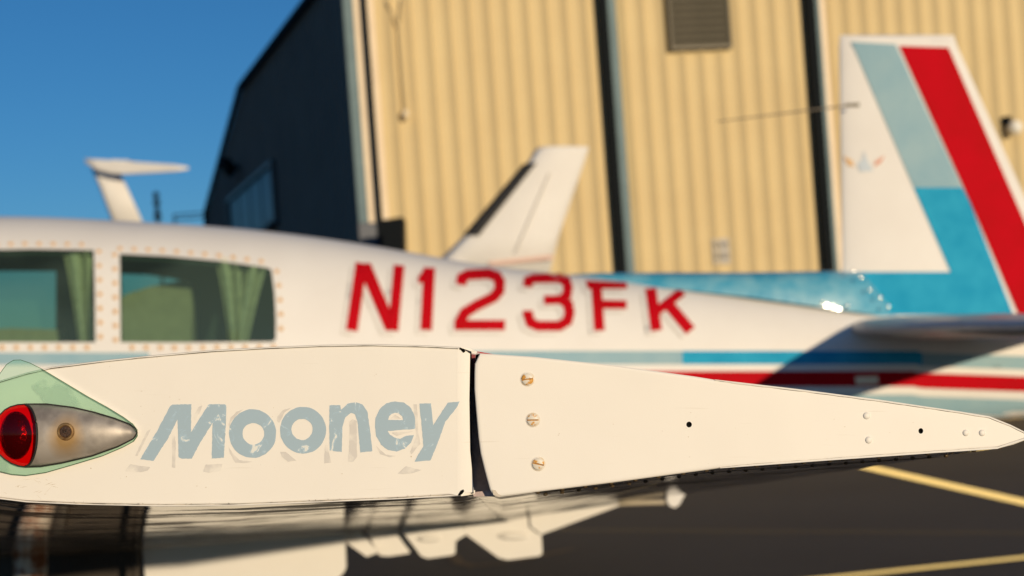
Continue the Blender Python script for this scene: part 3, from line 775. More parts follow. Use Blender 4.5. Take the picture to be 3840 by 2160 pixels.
# tail fin
fl_uv = [(3150, 132), (3146, 180), (3152, 600), (3158, 990), (3150, 1090), (3120, 1190)]
ft_uv = [(3578, 152), (3594, 184), (3825, 700), (3975, 1030), (4002, 1090), (4048, 1190)]
Lz = [PZ(p[1]) for p in fl_uv]; Lx = [PX(p[0]) for p in fl_uv]; Tz = [PZ(p[1]) for p in ft_uv]; Tx = [PX(p[0]) for p in ft_uv]
def fin_edges(z): return float(np.interp(z, Lz[::-1], Lx[::-1])), float(np.interp(z, Tz[::-1], Tx[::-1]))
def fin_th(t): t = min(1, max(0, t)); return 1.55*math.sqrt(t)*(1-t)**.85+.03
def fin_surf(x, z):
    a, b = fin_edges(z); return YC-.045*fin_th((x-a)/(b-a))
zs = [PZ(v_) for v_ in (1190, 1140, 1090, 1040, 990, 900, 800, 700, 640, 600, 500, 400, 300, 250, 215, 180, 140, 132)]
mb = MB(); rings = []
for i, z in enumerate(zs):
    a, b = fin_edges(z); k_ = 1 if i < 16 else (.7, .15)[i-16]; r = []
    tt = [((1-math.cos(math.pi*j/28))/2) for j in range(29)]
    for t in tt: r.append((a+(b-a)*t, YC-.045*fin_th(t)*k_, z))
    for t in tt[::-1][1:-1]: r.append((a+(b-a)*t, YC+.045*fin_th(t)*k_, z))
    rings.append(r)
mb.loft(rings, caps=True); fin = part(mb, 'tail_fin', M['white'])
def fdecal(name, outer, mat, lift=.004, step=45): return decal(name, outer, mat, fin, step=step, lift=lift, fn=fin_surf, y0=6.7)
fdecal('blue_panel', [(3193, 157), (3358, 166), (3608, 700), (3425, 700)], M['pale'])
fdecal('blue_panel', [(3426, 702), (3609, 702), (3640, 765), (3800, 1180), (3160, 1180), (3128, 1020), (3565, 1020)], M['blue'])
fdecal('top_seam', [(3192, 158), (3350, 167), (3362, 186), (3200, 180)], paint('seam_blue', (.12, .22, .27), rough=.5, coat=0), .0035)
fdecal('red_panel', [(3372, 172), (3557, 178), (3785, 700), (3930, 1030), (3990, 1180), (3820, 1180), (3640, 760)], M['red'])
M['bluefig'] = paint('emblem_blue', (.50, .58, .66), rough=.5, coat=0); M['orange'] = paint('emblem_orange', (.72, .46, .22), rough=.5, coat=0)
M['redbrown'] = paint('emblem_red', (.62, .27, .18), rough=.5, coat=0)
fdecal('emblem', [(3240, 565), (3252, 600), (3275, 640), (3225, 645), (3215, 615), (3232, 600)], M['bluefig'], .0035, 20)
fdecal('emblem', [(3162, 585), (3195, 600), (3205, 625), (3180, 620)], M['orange'], .0035, 20)
fdecal('emblem', [(3318, 582), (3282, 605), (3278, 625), (3302, 612)], M['redbrown'], .0035, 20)
fdecal('antenna_plate', [(3170, 388), (3222, 386), (3224, 400), (3172, 400)], paint('plate_dark', (.22, .20, .15), rough=.5, coat=0), .004, 30)
# bright screws on the fairing in front of the fin
for q in ((3200, 1020), (3228, 1042), (3260, 1088), (3300, 1115), (3178, 1148), (3330, 1150), (3085, 1135)):
    y = 6.62
    screw_at(C(q[0], q[1], y), df, .008, M['steel'], h=.006)
mb = MB(); mb.tube([C(3215, 393, 6.66), C(3080, 408, 6.5), C(2690, 456, 6.05)], [.0045, .0038, .0022], 8); part(mb, 'antenna_rod', paint('weathered_rod', (.17, .14, .10), rough=.6, coat=0))

# stabilizers (near side reaches towards the camera)
def stab(sgn):
    mb = MB(); rings = []
    for t, xl, xt, z, th in ((0, 1.57, 2.62, .206, .066), (.25, 1.59, 2.60, .204, .064), (1.0, 1.68, 2.46, .186, .058), (1.75, 1.80, 2.34, .166, .046), (1.80, 1.86, 2.30, .165, .012)):
        r = []; n = 14; y = YC-sgn*(.10+t)
        tt = [((1-math.cos(math.pi*j/n))/2) for j in range(n+1)]
        for q_ in tt: r.append((xl+(xt-xl)*q_, y, z+th*1.25*(1.45*q_**.36*(1-q_)**.8)))
        for q_ in tt[::-1][1:-1]: r.append((xl+(xt-xl)*q_, y, z-th*1.05*(1.45*q_**.36*(1-q_)**.8)))
        rings.append(r)
    mb.loft(rings, caps=True); return part(mb, 'stabilizer', M['stab'])
stab(1); stab(-1)

# ---- wing
YW = 1.35; ZR = -.06
up_main = [(-262, 1640), (-252, 1600), (-228, 1560), (-185, 1520), (-105, 1470), (0, 1428), (100, 1398), (190, 1377), (400, 1350), (600, 1330), (800, 1313), (1000, 1302), (1200, 1294), (1400, 1291), (1600, 1296), (1722, 1302), (1768, 1318)]
lo_main = [(-262, 1640), (-254, 1690), (-225, 1740), (-165, 1795), (-80, 1845), (0, 1872), (100, 1884), (300, 1893), (600, 1899), (900, 1896), (1200, 1884), (1500, 1872), (1722, 1860), (1776, 1850)]
nose = [(1783, 1329), (1780, 1400), (1780, 1460), (1787, 1548), (1795, 1640), (1803, 1700), (1820, 1770), (1838, 1836), (1850, 1857)]
up_ail = [(1800, 1325), (2000, 1338), (2300, 1370), (2600, 1411), (2680, 1424), (3000, 1461), (3300, 1500), (3600, 1544), (3710, 1562), (3790, 1594), (3866, 1631)]
lo_ail = [(1872, 1863), (2000, 1846), (2300, 1809), (2700, 1755), (3100, 1726), (3500, 1698), (3740, 1682), (3800, 1667), (3866, 1642)]
def ctoxy(q): return ((q[0]-U0)/FP*YW, (V0-q[1])/FP*YW)
XH = (1768-U0)/FP*YW; XL = (-262-U0)/FP*YW
def wmap(x, z, D, sweep=True):
    g = 0.
    if sweep and x < XH:
        f_ = (XH-x)/(XH-XL); x = XH-f_*((XH-XL)+.46*D)
        if z < ZR: g = .62*f_
    return (x, YW+D, ZR-.1*D+(z-ZR)*(1+(.2+g)*D))
def mir(p): return (p[0], 2*YC-p[1], p[2])
Ds = [.0, .15, .5, 1.0, 1.6, 2.4, 3.2, 4.0, 4.95]
def dens_open(l, step):
    out = []
    for a, b in zip(l[:-1], l[1:]):
        k = max(1, int(math.dist(a, b)/step)); out += [(a[0]+(b[0]-a[0])*j/k, a[1]+(b[1]-a[1])*j/k) for j in range(k)]
    return out+[l[-1]]
mu = dens_open(up_main, 60); ml = dens_open(lo_main, 60)[1:][::-1]
ring_main = [ctoxy(q) for q in mu]+[ctoxy(q) for q in ml]
nu = len(mu)
for side_ in (0, 1):
    f_ = mir if side_ else (lambda p: p)
    mb = MB(); R = [[f_(wmap(x, z, D)) for x, z in ring_main] for D in Ds]
    mb.loft([r[:nu] for r in R], closed=False); wg = part(mb, 'wing', M['white'])
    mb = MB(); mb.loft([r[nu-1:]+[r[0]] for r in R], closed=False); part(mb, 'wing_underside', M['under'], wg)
    if not side_: wing = wg
    au = dens_open(nose[::-1]+up_ail, 70); al = dens_open(lo_ail, 70)[::-1]
    ring_a = [ctoxy(q) for q in au]+[ctoxy(q) for q in al]; na = len(au)
    for nm, d0, d1 in (('aileron', .003, 2.0), ('flap', 2.02, 4.9)):
        mb = MB(); R = [[f_(wmap(x, z, d0+(d1-d0)*k/5, False)) for x, z in ring_a] for k in range(6)]
        mb.loft([r[:na] for r in R], closed=False); o = part(mb, nm, M['white'], ap)
        if nm == 'aileron' and not side_: ail = o
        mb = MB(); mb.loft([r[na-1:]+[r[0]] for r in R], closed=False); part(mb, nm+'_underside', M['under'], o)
        if not (nm == 'aileron' and not side_):
            mb = MB(); mb.add(R[0], [tuple(range(len(R[0])))]); part(mb, 'end_rib', M['white'], o, smooth=False)
    if side_:
        mb = MB(); r0 = [f_(wmap(x, z, 0)) for x, z in ring_main]; mb.add(r0, [tuple(range(len(r0)))]); part(mb, 'end_rib', M['white'], wg, smooth=False)

for side_ in (0, 1):
    f_ = mir if side_ else (lambda p: p)
    mb = MB(); rings = []
    for D in (.03, .5, 1, 2, 3, 4, 4.9):
        rings.append([f_(wmap(*ctoxy(q), D, False)) for q in ((1770, 1846), (1800, 1851), (1880, 1856))])
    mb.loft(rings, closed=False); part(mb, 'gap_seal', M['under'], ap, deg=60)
def inset(loop, d):
    n = len(loop); out = []
    area = sum(loop[i][0]*loop[(i+1) % n][1]-loop[(i+1) % n][0]*loop[i][1] for i in range(n)); sg_ = 1 if area > 0 else -1
    for i in range(n):
        a = loop[i-1]; b = loop[(i+1) % n]; t = (b[0]-a[0], b[1]-a[1]); l = math.hypot(*t) or 1
        out.append((loop[i][0]-sg_*t[1]/l*d, loop[i][1]+sg_*t[0]/l*d))
    return out
def capplate(name, loop, ins, y, mat, parent, holes=(), bev=5, depth=.004):
    """plate with a rounded rim: loop in photo pixels at the tip plane, y grows away from the viewer"""
    l0 = inset(loop, ins); n = len(l0)
    l1 = inset(loop, ins+bev*.35); l2 = inset(loop, ins+bev)
    loops = [l2]+[h for h in holes]
    v, f = triangulate(loops, [], lambda p: inside(p, l2) and not any(inside(p, h) for h in holes))
    mb = MB(); mb.add([C(p[0], p[1], y) for p in v], [t[::-1] for t in f])
    mb.loft([[C(p[0], p[1], y) for p in l2], [C(p[0], p[1], y+.0003) for p in l1], [C(p[0], p[1], y+.0012) for p in l0], [C(p[0], p[1], y+depth) for p in l0]])
    for h in holes:
        mb.loft([[C(p[0], p[1], y) for p in h], [C(p[0], p[1], y+.003) for p in h]])
    return part(mb, name, mat, parent, deg=25)
main_loop = dens_open(up_main[:-1]+[(1730, 1303)], 40)+dens_open([(1730, 1859)]+lo_main[:-2][::-1][0:], 40)
main_loop = [p for i, p in enumerate(main_loop) if i == 0 or math.dist(p, main_loop[i-1]) > 2]
if math.dist(main_loop[0], main_loop[-1]) < 2: main_loop.pop()
cap = capplate('wing_tip_cap', main_loop, 7, 1.3515, M['cap'], ap, bev=6)
# dark joint behind the cap and the thin skin lip around it
i0 = min(range(len(main_loop)), key=lambda i: math.dist(main_loop[i], (1730, 1859)))
openl = lambda l: l[i0:]+l[:i0]
mb = MB(); l_a = openl(inset(main_loop, 1.5)); l_b = openl(inset(main_loop, 11))
mb.loft([[C(p[0], p[1], 1.3542) for p in l_a], [C(p[0], p[1], 1.3542) for p in l_b]], closed=False); part(mb, 'joint', M['crack'], wing, smooth=False)
mb = MB(); l_a = main_loop; l_b = inset(main_loop, 4.5)
jl = [(p[0]+random.uniform(-.4, .4), p[1]+random.uniform(-1.0, 1.0)) for p in l_b]
mb.loft([[C(p[0], p[1], y_) for p in openl(l_)] for l_, y_ in ((inset(main_loop, -.5), 1.356), (inset(main_loop, .6), 1.3502), (jl, 1.3502), (jl, 1.354))], closed=False)
part(mb, 'skin_lip', M['white'], wing, deg=20)
# bent flange at the hinge side
mb = MB()
fl_l = [(1714, 1312), (1714, 1500), (1714, 1700), (1714, 1850)]
fl_m = [(1734, 1312), (1734, 1500), (1735, 1700), (1737, 1849)]
fl_r = [(1763, 1326), (1760, 1500), (1763, 1690), (1778, 1846)]
mb.loft([[C(p[0], p[1], 1.35142) for p in fl_l], [C(p[0], p[1], 1.3516) for p in fl_m], [C(p[0], p[1], 1.3528) for p in fl_r], [C(p[0]-1, p[1], 1.375) for p in fl_r]], closed=False)
part(mb, 'hinge_flange', M['cap'], cap, deg=60)
mb = MB(); mb.add([C(*p) for p in ((1728, 1302, 1.3512), (1760, 1306, 1.3545), (1790, 1319, 1.358), (1785, 1327, 1.358), (1757, 1322, 1.3555), (1728, 1314, 1.3518))], [tuple(range(5, -1, -1))]); part(mb, 'hinge_flange', M['cap'], cap, smooth=False)
mb = MB(); mb.add([C(*p) for p in ((1728, 1848, 1.3518), (1757, 1842, 1.3555), (1782, 1838, 1.359), (1780, 1852, 1.359), (1757, 1857, 1.3545), (1728, 1861, 1.3512))], [tuple(range(5, -1, -1))]); part(mb, 'hinge_flange', M['cap'], cap, smooth=False)
flat('relief_notch', [(1722, 1304), (1730, 1305), (1743, 1311), (1745, 1319), (1738, 1323), (1731, 1316)], (), 1.3511, M['black'], cap, 8)
flat('relief_notch', [(1716, 1858), (1727, 1840), (1738, 1835), (1741, 1842), (1733, 1853), (1722, 1859)], (), 1.3511, M['black'], cap, 8)
# rib seen at the bottom of the hinge gap
flat('hinge_rib', [(1745, 1318), (1800, 1322), (1800, 1500), (1815, 1700), (1860, 1862), (1770, 1862), (1755, 1600)], (), 1.385, M['cove'], wing, 60)
flat('hinge_rib', [(1772, 1846), (1850, 1838), (1856, 1860), (1776, 1862)], (), 1.366, M['cove'], wing, 30)
flat('leading_edge_paint', [(1765, 1328), (1783, 1330), (1783, 1420), (1774, 1460)], (), 1.383, paint('dark_red_edge', (.22, .02, .03), rough=.5, coat=0), wing, 30)
mb = MB(); mb.add([C(1790, 1318, 1.40), C(1862, 1330, 1.40), C(1862, 1334, 1.40), C(1790, 1330, 1.40), C(1790, 1318, 1.47), C(1850, 1330, 1.47)], [(3, 2, 1, 0), (0, 1, 5, 4)]); part(mb, 'gap_seal', M['red'], wing, smooth=False)

# aileron end cap
ail_loop = dens_open(nose[::-1], 30)[:-1]+dens_open(up_ail, 60)+dens_open(lo_ail[::-1], 60)
hole_l = [ellipse(2584, 1592, 10.5, 11, 20), ellipse(3453, 1616, 9, 10.5, 20)]
acap = capplate('aileron_end_cap', ail_loop, 0, 1.3480, M['cap'], ail, holes=hole_l, bev=11, depth=.006)
for h in hole_l:
    cx = sum(p[0] for p in h)/20; cy = sum(p[1] for p in h)/20
    flat('hole_back', ellipse(cx, cy, 13, 14, 16), (), 1.3512, M['black'], ail, 20)
# skin lips over the rear part of the cap
def lip(pts, wpx, name='skin_lip'):
    mb = MB(); P = dens_open(pts, 25); n = len(P)
    inn = [(p[0], p[1]+wpx*min(1, i/4+.2)+random.uniform(-.7, .7)) for i, p in enumerate(P)]
    mb.loft([[C(p[0], p[1]-wpx*.25, 1.358) for p in P], [C(p[0], p[1]-wpx*.2, 1.3474) for p in P], [C(p[0], p[1], 1.3474) for p in inn], [C(p[0], p[1], 1.3482) for p in inn]], closed=False)
    part(mb, name, M['white'], ail, deg=20)
    mb = MB(); mb.loft([[C(p[0], p[1]-1, 1.3478) for p in inn], [C(p[0], p[1]+2.0*(1 if wpx > 0 else -1), 1.3478) for p in inn]], closed=False); part(mb, 'joint', M['crack'], ail, smooth=False)
lip([(2680, 1424), (3000, 1461), (3300, 1500), (3600, 1544), (3710, 1562), (3790, 1594), (3860, 1629)], 5)
lip([(2700, 1755), (3100, 1726), (3500, 1698), (3740, 1682), (3860, 1643)], -5)

# slotted screws
M['slotrust'] = paint('rusty_slot', (.50, .25, .04), (.22, .09, .015), scale=500, rough=.6, coat=0)
M['head'] = paint('painted_screw_head', (.70, .66, .58), (.62, .30, .05), scale=190, rough=.45, coat=0, lo=.53, hi=.60, detail=2.)
for (cu, cv, ang) in ((1978, 1422, -6), (1998, 1575, -1), (2018, 1740, 12)):
    c0 = C(cu, cv, 1.3478); r = 22.5/FP*1.348; ca, sa = math.cos(math.radians(-ang)), math.sin(math.radians(-ang))
    rot = lambda x, z: (x*ca-z*sa, x*sa+z*ca)
    mb = MB(); mb.loft([[(c0.x+r*1.22*k_*math.cos(t*math.pi/16), c0.y-.0001+d_, c0.z+r*1.22*k_*math.sin(t*math.pi/16)) for t in range(32)] for k_, d_ in ((.2, -.0003), (.8, -.0003), (1.0, .0002))], caps=True)
    scw = part(mb, 'screw', paint('screw_ring', (.60, .50, .36), (.76, .73, .68), scale=160, rough=.6, coat=0), ail)
    mb = MB(); mb.loft([[(c0.x+r*.97*math.cos(t*math.pi/16), y_, c0.z+r*.97*math.sin(t*math.pi/16)) for t in range(32)] for y_ in (c0.y-.0008, c0.y+.0004)], caps=True)
    part(mb, 'slot', M['slotrust'], scw, smooth=False)
    g = r*.12
    for s_ in (-1, 1):
        a0 = math.asin(.12); arc = [a0+(math.pi-2*a0)*k/18 for k in range(19)]
        rings = []
        for k_, dy in ((1., -.0002), (1., -.0009), (.93, -.0014), (.7, -.0018), (.3, -.0020)):
            rr = []
            for a_ in arc:
                x = r*k_*math.cos(a_); z = max(g, r*k_*math.sin(a_))*s_
                X_, Z_ = rot(x, z); rr.append((c0.x+X_, c0.y+dy, c0.z+Z_))
            rings.append(rr)
        mb = MB(); mb.loft(rings, closed=True, caps=True); part(mb, 'head_half', M['head'], scw, deg=50)
for (cu, cv, rp) in ((3250, 1559, 13.5), (3258, 1650, 13.5), (3622, 1623, 12.5), (3683, 1623, 12.5)):
    screw_at(C(cu, cv, 1.3480), ail, rp/FP*1.348, M['cap'], 'rivet', .0013)
# rivet rows on the underside of the aileron
def under_z(u, D):
    x, z = ctoxy((u, float(np.interp(u, [p[0] for p in lo_ail], [p[1] for p in lo_ail])))); return wmap(x, z, D, False)
def rivet_under(u, D, r=.0024):
    p = under_z(u, D)
    key = 'ru'
    if key not in screw_at.cache:
        mb = MB(); mb.loft([[(r*a*math.cos(k*math.pi/5), r*a*math.sin(k*math.pi/5), -.0016*b) for k in range(10)] for a, b in ((.3, 1), (.75, .85), (1.05, .2), (1.05, -.3))], caps=True)
        o = mb.build('rivet', M['under'], ail, True); screw_at.cache[key] = o.data
    else:
        o = bpy.data.objects.new('rivet', screw_at.cache[key]); COL.objects.link(o); o.parent = ail
    o.location = Vector(p)+OFF
for u in np.arange(2015, 3850, 92): rivet_under(u+random.uniform(-6, 6), .012)
for u in np.arange(2060, 3850, 70): rivet_under(u, .16)
for D in np.arange(.05, .9, .055): rivet_under(3800, D)

# lettering on the tip cap
def ml_(q): return (450+q[0]/1.9664, 1470+q[1]/1.9664)
YL = 1.35125
E_out = [(2030+148*math.cos(a), 250-182*math.sin(a)) for a in np.linspace(.12, 2*math.pi-.38, 46)]
glyphs = [
 ([(150, 495), (275, 285), (370, 105), (390, 92), (527, 90), (524, 295), (655, 90), (775, 90), (784, 100), (778, 300), (765, 484), (677, 491), (680, 330), (684, 225), (600, 360), (530, 490), (455, 493), (432, 480), (430, 350), (424, 203), (350, 350), (300, 425), (248, 508)], []),
 (ellipse(978, 306, 174, 180, 44), [ellipse(983, 308, 80, 80, 30)]),
 (ellipse(1350, 282, 170, 173, 44), [ellipse(1343, 276, 78, 78, 30)]),
 ([(1546, 98), (1623, 96), (1632, 132), (1680, 86), (1735, 74), (1790, 92), (1825, 145), (1840, 250), (1862, 436), (1772, 446), (1762, 330), (1754, 230), (1735, 165), (1702, 153), (1662, 185), (1640, 260), (1636, 442), (1546, 432), (1543, 250)], []),
 ([(2177, 200), (2170, 165), (2140, 112), (2095, 78), (2030, 68), (1965, 82), (1915, 125), (1886, 190), (1880, 260), (1890, 325), (1925, 388), (1975, 428), (2040, 438), (2100, 418), (2145, 375), (2168, 318), (2112, 322), (2065, 345), (2020, 335), (1988, 312), (1972, 288), (2176, 272)], [[(1976, 206), (1985, 178), (2005, 160), (2030, 152), (2058, 160), (2080, 180), (2088, 206)]]),
 ([(2208, 84), (2295, 84), (2302, 180), (2310, 246), (2365, 160), (2418, 78), (2503, 71), (2490, 106), (2440, 170), (2400, 218), (2345, 370), (2290, 505), (2174, 513), (2200, 460), (2238, 398), (2222, 220)], []),
]
for outl, hs in glyphs:
    flat('painted_letter', [ml_(q) for q in outl], [[ml_(q) for q in h] for h in hs], YL, M['letter'], cap, step=7, jit=.9)
gh = [[(35, 585), (75, 530), (150, 545), (225, 553), (205, 580), (150, 592)], [(612, 588), (632, 535), (757, 530), (742, 582), (660, 596)],
      [(800, 400), (830, 450), (880, 500), (985, 515), (930, 525), (850, 520), (810, 450)], [(1180, 440), (1220, 440), (1300, 505), (1240, 515), (1195, 480)],
      [(1692, 215), (1715, 198), (1746, 215), (1748, 480), (1720, 516), (1682, 516), (1692, 350)], [(1512, 390), (1534, 390), (1540, 450), (1560, 520), (1504, 526)],
      [(2048, 600), (2110, 545), (2160, 560), (2225, 575), (2150, 600), (2090, 606)], [(385, 320), (405, 300), (412, 400), (408, 560), (384, 556)], [(2165, 90), (2190, 90), (2200, 300), (2215, 380), (2150, 460), (2140, 440), (2185, 330)],
      [(800, 240), (815, 190), (860, 145), (915, 125), (865, 165), (825, 210), (808, 262)], [(1160, 180), (1200, 135), (1270, 112), (1215, 150), (1175, 230), (1160, 215)], [(110, 470), (200, 290), (230, 268), (205, 320), (130, 470)],
      [(545, 180), (580, 110), (608, 98), (595, 140), (555, 215)], [(2000, 300), (2080, 292), (2165, 290), (2100, 308), (2040, 325)], [(1890, 400), (1960, 462), (2040, 470), (1990, 482), (1920, 460)], [(1990, 198), (2030, 168), (2075, 196)]]
for k, g in enumerate(gh):
    flat('brush_mark', [ml_(q) for q in g], (), YL+.00008, M['ghost'], cap, step=8, jit=.9)

M['scratch'] = paint('scratch_brown', (.45, .37, .27), (.66, .60, .52), scale=90, rough=.6, coat=0)
rs = random.Random(3)
for k in range(16):
    x = rs.uniform(10, 190); y = rs.uniform(1790, 1856); an = rs.gauss(.05, .35); L_ = rs.uniform(10, 46); t_ = rs.uniform(.5, 1.1)
    dx, dy = math.cos(an)*L_, math.sin(an)*L_
    flat('scratch', [(x, y), (x+dx*.5, y+dy*.5-t_), (x+dx, y+dy), (x+dx*.5, y+dy*.5+t_)], (), YL+.0001, M['scratch'], cap, step=9)
for k in range(26):
    x = rs.uniform(250, 1700); yb = float(np.interp(x, [p[0] for p in lo_main], [p[1] for p in lo_main])); h_ = rs.uniform(4, 11); w_ = rs.uniform(.6, 1.8)
    flat('chip', [(x-w_, yb-6), (x+w_, yb-6), (x+w_*.6+rs.uniform(-2, 2), yb-6-h_)], (), 1.35005, M['crack'], cap, step=9)
for k in range(22):
    x = rs.uniform(60, 1700); y = rs.uniform(1400, 1850); r_ = rs.uniform(.8, 2.2)
    flat('speck', ellipse(x, y, r_, r_*rs.uniform(.6, 1.5), 7), (), YL+.00012, M['scratch'], cap, step=20)
for k in range(16):
    x = rs.uniform(1900, 3500); y = rs.uniform(1480, 1660); r_ = rs.uniform(.8, 1.9)
    flat('speck', ellipse(x, y, r_, r_*rs.uniform(.6, 1.5), 7), (), 1.3479, M['scratch'], ail, step=20)
flat('worn_corner', [(1846, 1836), (1858, 1838), (1868, 1852), (1882, 1858), (1868, 1862), (1850, 1856)], (), 1.3478, M['crack'], ail, 8)
# navigation light
def z4(x, y): return (x/2.5875, 1300+y/2.5875)
sh_out = [(0, 255), (60, 172), (130, 128), (200, 125), (290, 155), (400, 210), (600, 330), (850, 480), (1050, 590), (1200, 682), (1290, 748), (1334, 805), (1337, 868), (1300, 920), (1200, 975), (1000, 1060), (700, 1150), (450, 1222), (250, 1252), (120, 1242), (0, 1215), (-90, 1150), (-160, 1000), (-190, 800), (-180, 600), (-120, 420)]
shp = [z4(*q) for q in sh_out]
shl = densify(shp, 14)
mb = MB(); n = len(shl)
ys_ = (1.3498, 1.3462)
v, f = triangulate([shl], [], lambda p: inside(p, shl))
mb.add([C(p[0], p[1], ys_[1]) for p in v], [t[::-1] for t in f])
nl = MB
light = part(mb, 'light_shield', M['shield'], ap, smooth=False)
mb = MB(); mb.loft([[C(p[0], p[1], ys_[0]) for p in shl], [C(p[0], p[1], ys_[1]-.0002) for p in shl], [C(p[0], p[1], ys_[1]-.0002) for p in inset(shl, 2.5)]]); part(mb, 'shield_rim', clear('green_edge', (.35, .48, .33), diff=(.10, .15, .08), dfac=.8), light, smooth=False)
hu = [(-60, 815), (-52, 765), (-30, 710), (0, 668), (50, 618), (100, 590), (170, 570), (250, 563), (450, 562), (700, 595), (900, 640), (1100, 700), (1250, 757), (1300, 795), (1322, 838)]
hl = [(-60, 910), (-50, 962), (-30, 1005), (0, 1040), (50, 1086), (110, 1124), (180, 1150), (250, 1160), (400, 1155), (600, 1122), (900, 1052), (1150, 962), (1290, 890), (1312, 866), (1322, 842)]
def hz_(x, L): return float(np.interp(x, [q[0] for q in L], [q[1] for q in L]))
def body(x0, x1, n, grow=0., ybase=1.3460, bulge=.62, lens=False):
    rings = []
    for i in range(n+1):
        x = x0+(x1-x0)*i/n; a_, b_ = hz_(x, hu), hz_(x, hl); cy = (a_+b_)/2; hr = max(.5, (b_-a_)/2+grow); r = []
        for k in range(17):
            t = -math.pi/2+math.pi*k/16
            uu, vv = z4(x, cy-hr*math.sin(t)); dep = hr/2.5875/FP*1.35*bulge*math.cos(t)
            uu -= 0
            r.append(C(uu, vv, ybase-dep))
        rings.append(r)
    return rings
def sepx(k, n=16, amp=95):   # curved seam between lens and housing
    t = -math.pi/2+math.pi*k/n; return 255+amp*math.cos(t)**1.0
def body2(xs0, xs1, n, grow=0.):
    rings = []
    for i in range(n+1):
        r = []
        for k in range(25):
            t = -math.pi/2+math.pi*k/24
            a0 = xs0(t); a1 = xs1(t); x = a0+(a1-a0)*(i/n)
            A_, B_ = hz_(x, hu), hz_(x, hl); cy = (A_+B_)/2; hr = max(.6, (B_-A_)/2+grow)
            uu, vv = z4(x, cy-hr*math.sin(t)); dep = hr/2.5875/FP*1.35*.66*math.cos(t); r.append(C(uu, vv, 1.3458-dep))
        rings.append(r)
    return rings
seam = lambda t: 250+112*max(0, math.cos(t))
scp = z4(635, 825); sc_c = C(scp[0], scp[1], 1.3268)
mb = MB(); mb.loft(body2(seam, lambda t: 1321, 34), closed=False)
hs = part(mb, 'light_housing', M['alu'], light, deg=60, loc=tuple(sc_c+OFF))
# lens: continues the teardrop forward of the seam
mb = MB(); mb.loft(body2(lambda t: -58, lambda t: seam(t)-3, 26, 1), closed=False)
part(mb, 'lens', M['redlens'], light, deg=70)
lens_l = [(q[0]+6, q[1]) for q in [(x_, y_) for x_, y_ in ()]]+[q for q in hu if q[0] <= 250]+[(330, 640), (362, 740), (368, 860), (360, 980), (325, 1090)]+[q for q in hl if q[0] <= 250][::-1]
flat('lens_seat', [z4(*q) for q in lens_l], (), 1.3450, paint('lens_seat_paint', (.75, .70, .66), rough=.3, coat=.3), light, 30)
lc = z4(150, 862)
mb = MB(); rings = []
for i in range(11):
    t = math.pi/2*i/10
    rings.append([C(lc[0]+2+(158/2.5875)*math.sin(t)*math.cos(k*math.pi/20), lc[1]+(236/2.5875)*math.sin(t)*math.sin(k*math.pi/20), 1.3448-.009*math.cos(t)) for k in range(40)])
mb.loft(rings, caps=True); part(mb, 'bulb_socket', paint('dark_socket', (.020, .001, .001), rough=.12, coat=1., coat_r=.04, bump=.8, bscale=220), light, deg=70)
mb = MB(); loop = [C(*z4(q[0]+9*(1 if q[0] > 600 else 0), q[1]-6), 1.3455) for q in hu]+[C(*z4(q[0], q[1]+5), 1.3455) for q in hl[::-1]]
mb.tube([p for p in loop]+[loop[0]], .00075, 6); part(mb, 'gasket', M['rubber'], light)
mb = MB(); mb.tube([Vector(p)+Vector((0, -.0006, 0)) for p in body2(seam, lambda t: 1321, 1)[0]], .0011, 6); part(mb, 'seam_gasket', M['rubber'], light)
# countersunk rusty screw in the housing
r = 27/FP*1.33; c0 = Vector((sc_c.x, 0, sc_c.z)); A_, B_ = hz_(635, hu), hz_(635, hl); hr = (B_-A_)/2
yy = 1.3458-hr/2.5875/FP*1.35*.66+.0006
c0 = C(scp[0], scp[1], yy-.0011)
mb = MB(); mb.loft([[(c0.x+r*k_*math.cos(t*math.pi/12), c0.y-d_, c0.z+r*k_*math.sin(t*math.pi/12)) for t in range(24)] for k_, d_ in ((1.25, -.0006), (1.12, .0012), (.95, .0014), (.8, .0004))])
sring = part(mb, 'screw_boss', paint('brassy_edge', (.42, .27, .12), (.25, .13, .05), scale=300, rough=.35, coat=0, metal=.6), hs if False else light)
mb = MB(); mb.loft([[(c0.x+r*k_*math.cos(t*math.pi/12), c0.y-d_, c0.z+r*k_*math.sin(t*math.pi/12)) for t in range(24)] for k_, d_ in ((.05, .0002), (.25, .0003), (.32, .0011), (.7, .0010), (.85, .0002))], caps=True)
part(mb, 'screw', paint('dark_rust', (.020, .010, .006), (.07, .03, .014), scale=400, rough=.6, coat=0, bump=.5, bscale=900), light)

# ---- undercarriage and doors below the wing
def plate(name, pts, y, mat, th=.01, parent=ap, smooth=False):
    q = [C(u, v_, y) for u, v_ in pts]; mb = MB(); mb.prism([(p.x, p.z) for p in q][::-1], y, y+th)
    return part(mb, name, mat, parent, smooth=smooth)
gd = plate('gear_door', [(530, 2005), (900, 1985), (1286, 1940), (1292, 2010), (1297, 2130), (1288, 2148), (1240, 2200), (1180, 2330), (560, 2330)], 4.55, M['white'], .025)
plate('gear_door', [(1296, 1965), (1345, 1990), (1420, 2072), (1375, 2088), (1292, 2030)], 4.62, M['white'], .02)
plate('gear_door', [(1345, 1940), (1470, 1945), (1540, 2062), (1535, 2075), (1460, 2086), (1425, 2084)], 4.66, M['white'], .02)
plate('gear_door', [(1470, 1940), (1700, 1930), (1745, 1990), (1748, 2005), (1708, 2030), (1707, 2075), (1695, 2082), (1605, 2094), (1580, 2086)], 4.60, M['white'], .02)
plate('gear_door', [(1690, 1930), (2040, 1910), (2030, 2000), (2034, 2075), (2024, 2085), (1905, 2100), (1870, 2092), (1745, 2002)], 4.66, M['white'], .02)
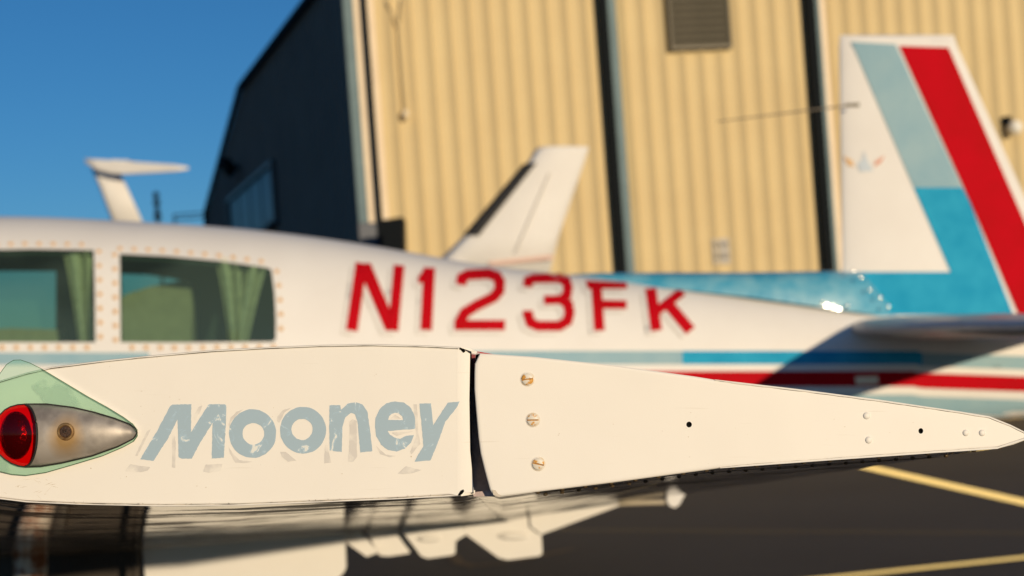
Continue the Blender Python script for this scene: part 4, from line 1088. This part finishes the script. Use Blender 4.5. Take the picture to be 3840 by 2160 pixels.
plate('flap_fairing', [(1985, 1900), (2330, 1868), (2345, 1888), (2030, 2004), (1990, 1975)], 4.645, M['white'], .012)
plate('hinge_bracket', [(1580, 1905), (1705, 1905), (1705, 1960), (1600, 1975), (1580, 1975)], 4.3, M['black'], .05)
#plate('hinge_bracket', [(1880, 1880), (1950, 1880), (1990, 1930), (1975, 1962), (1925, 1925)], 4.3, M['dark'], .04)
mb = MB(); mb.tube([C(2320, 1888, 4.65), C(2520, 1882, 4.65)], .008, 8); rod = part(mb, 'tie_rod', paint('dull_cream_rod', (.5, .44, .34), rough=.5, coat=0))
plate('rod_end', [(2508, 1848), (2570, 1826), (2578, 1836), (2548, 1892), (2532, 1904), (2512, 1898), (2500, 1876)], 4.63, M['white'], .03)
for q, y in (((1610, 2020, 48, 14), 4.597), ((1925, 2010, 60, 16), 4.657)):
    mb = MB(); mb.loft([[C(q[0]+q[2]*k_*math.cos(t*math.pi/14), q[1]+q[3]*k_*math.sin(t*math.pi/14), y-d_) for t in range(28)] for k_, d_ in ((.3, .012), (.7, .010), (1., 0))], caps=True)
    part(mb, 'door_bulge', M['white'], gd)
plate('gear_shade_panel', [(-500, 1940), (200, 1940), (528, 1960), (528, 2330), (-300, 2330)], 4.72, M['dark'], .03)  # dark sheet standing in for the shade beside the gear door
mb = MB(); mb.tube([C(115, 1950, 4.45), C(112, 2330, 4.45), C(110, 2500, 4.45)], .052, 16); part(mb, 'gear_leg', M['rustpost'])
mb = MB(); mb.tube([C(512, 2020, 4.5), C(508, 2330, 4.5)], .012, 10); part(mb, 'brake_line', M['dark'])
def wheel_at(world_xy):
    p = Vector((world_xy[0], world_xy[1], .2))-Vector((0, 0, H)); c = Rinv(p)
    mb = MB(); pr = ((-.07, .10), (-.075, .16), (-.05, .195), (0, .2), (.05, .195), (.075, .16), (.07, .10))
    mb.loft([[(c.x+r_*math.cos(k*math.pi/14), c.y+y_, c.z+r_*math.sin(k*math.pi/14)) for k in range(28)] for y_, r_ in pr], caps=False)
    wo_ = part(mb, 'wheel', M['rubber'])
    mb = MB(); mb.tube([(c.x, c.y-.06, c.z), (c.x, c.y+.06, c.z)], .105, 20); part(mb, 'rim', M['white'], wo_)
    mb = MB(); mb.tube([(c.x, c.y, c.z), (c.x, c.y+(.1 if c.y < YC else -.1), c.z+.55)], .03, 10); part(mb, 'strut', M['dark'], wo_)
wheel_at((-1.6, 4.62)); wheel_at((-1.6, 2*YC-4.62)); wheel_at((-3.0, YC))
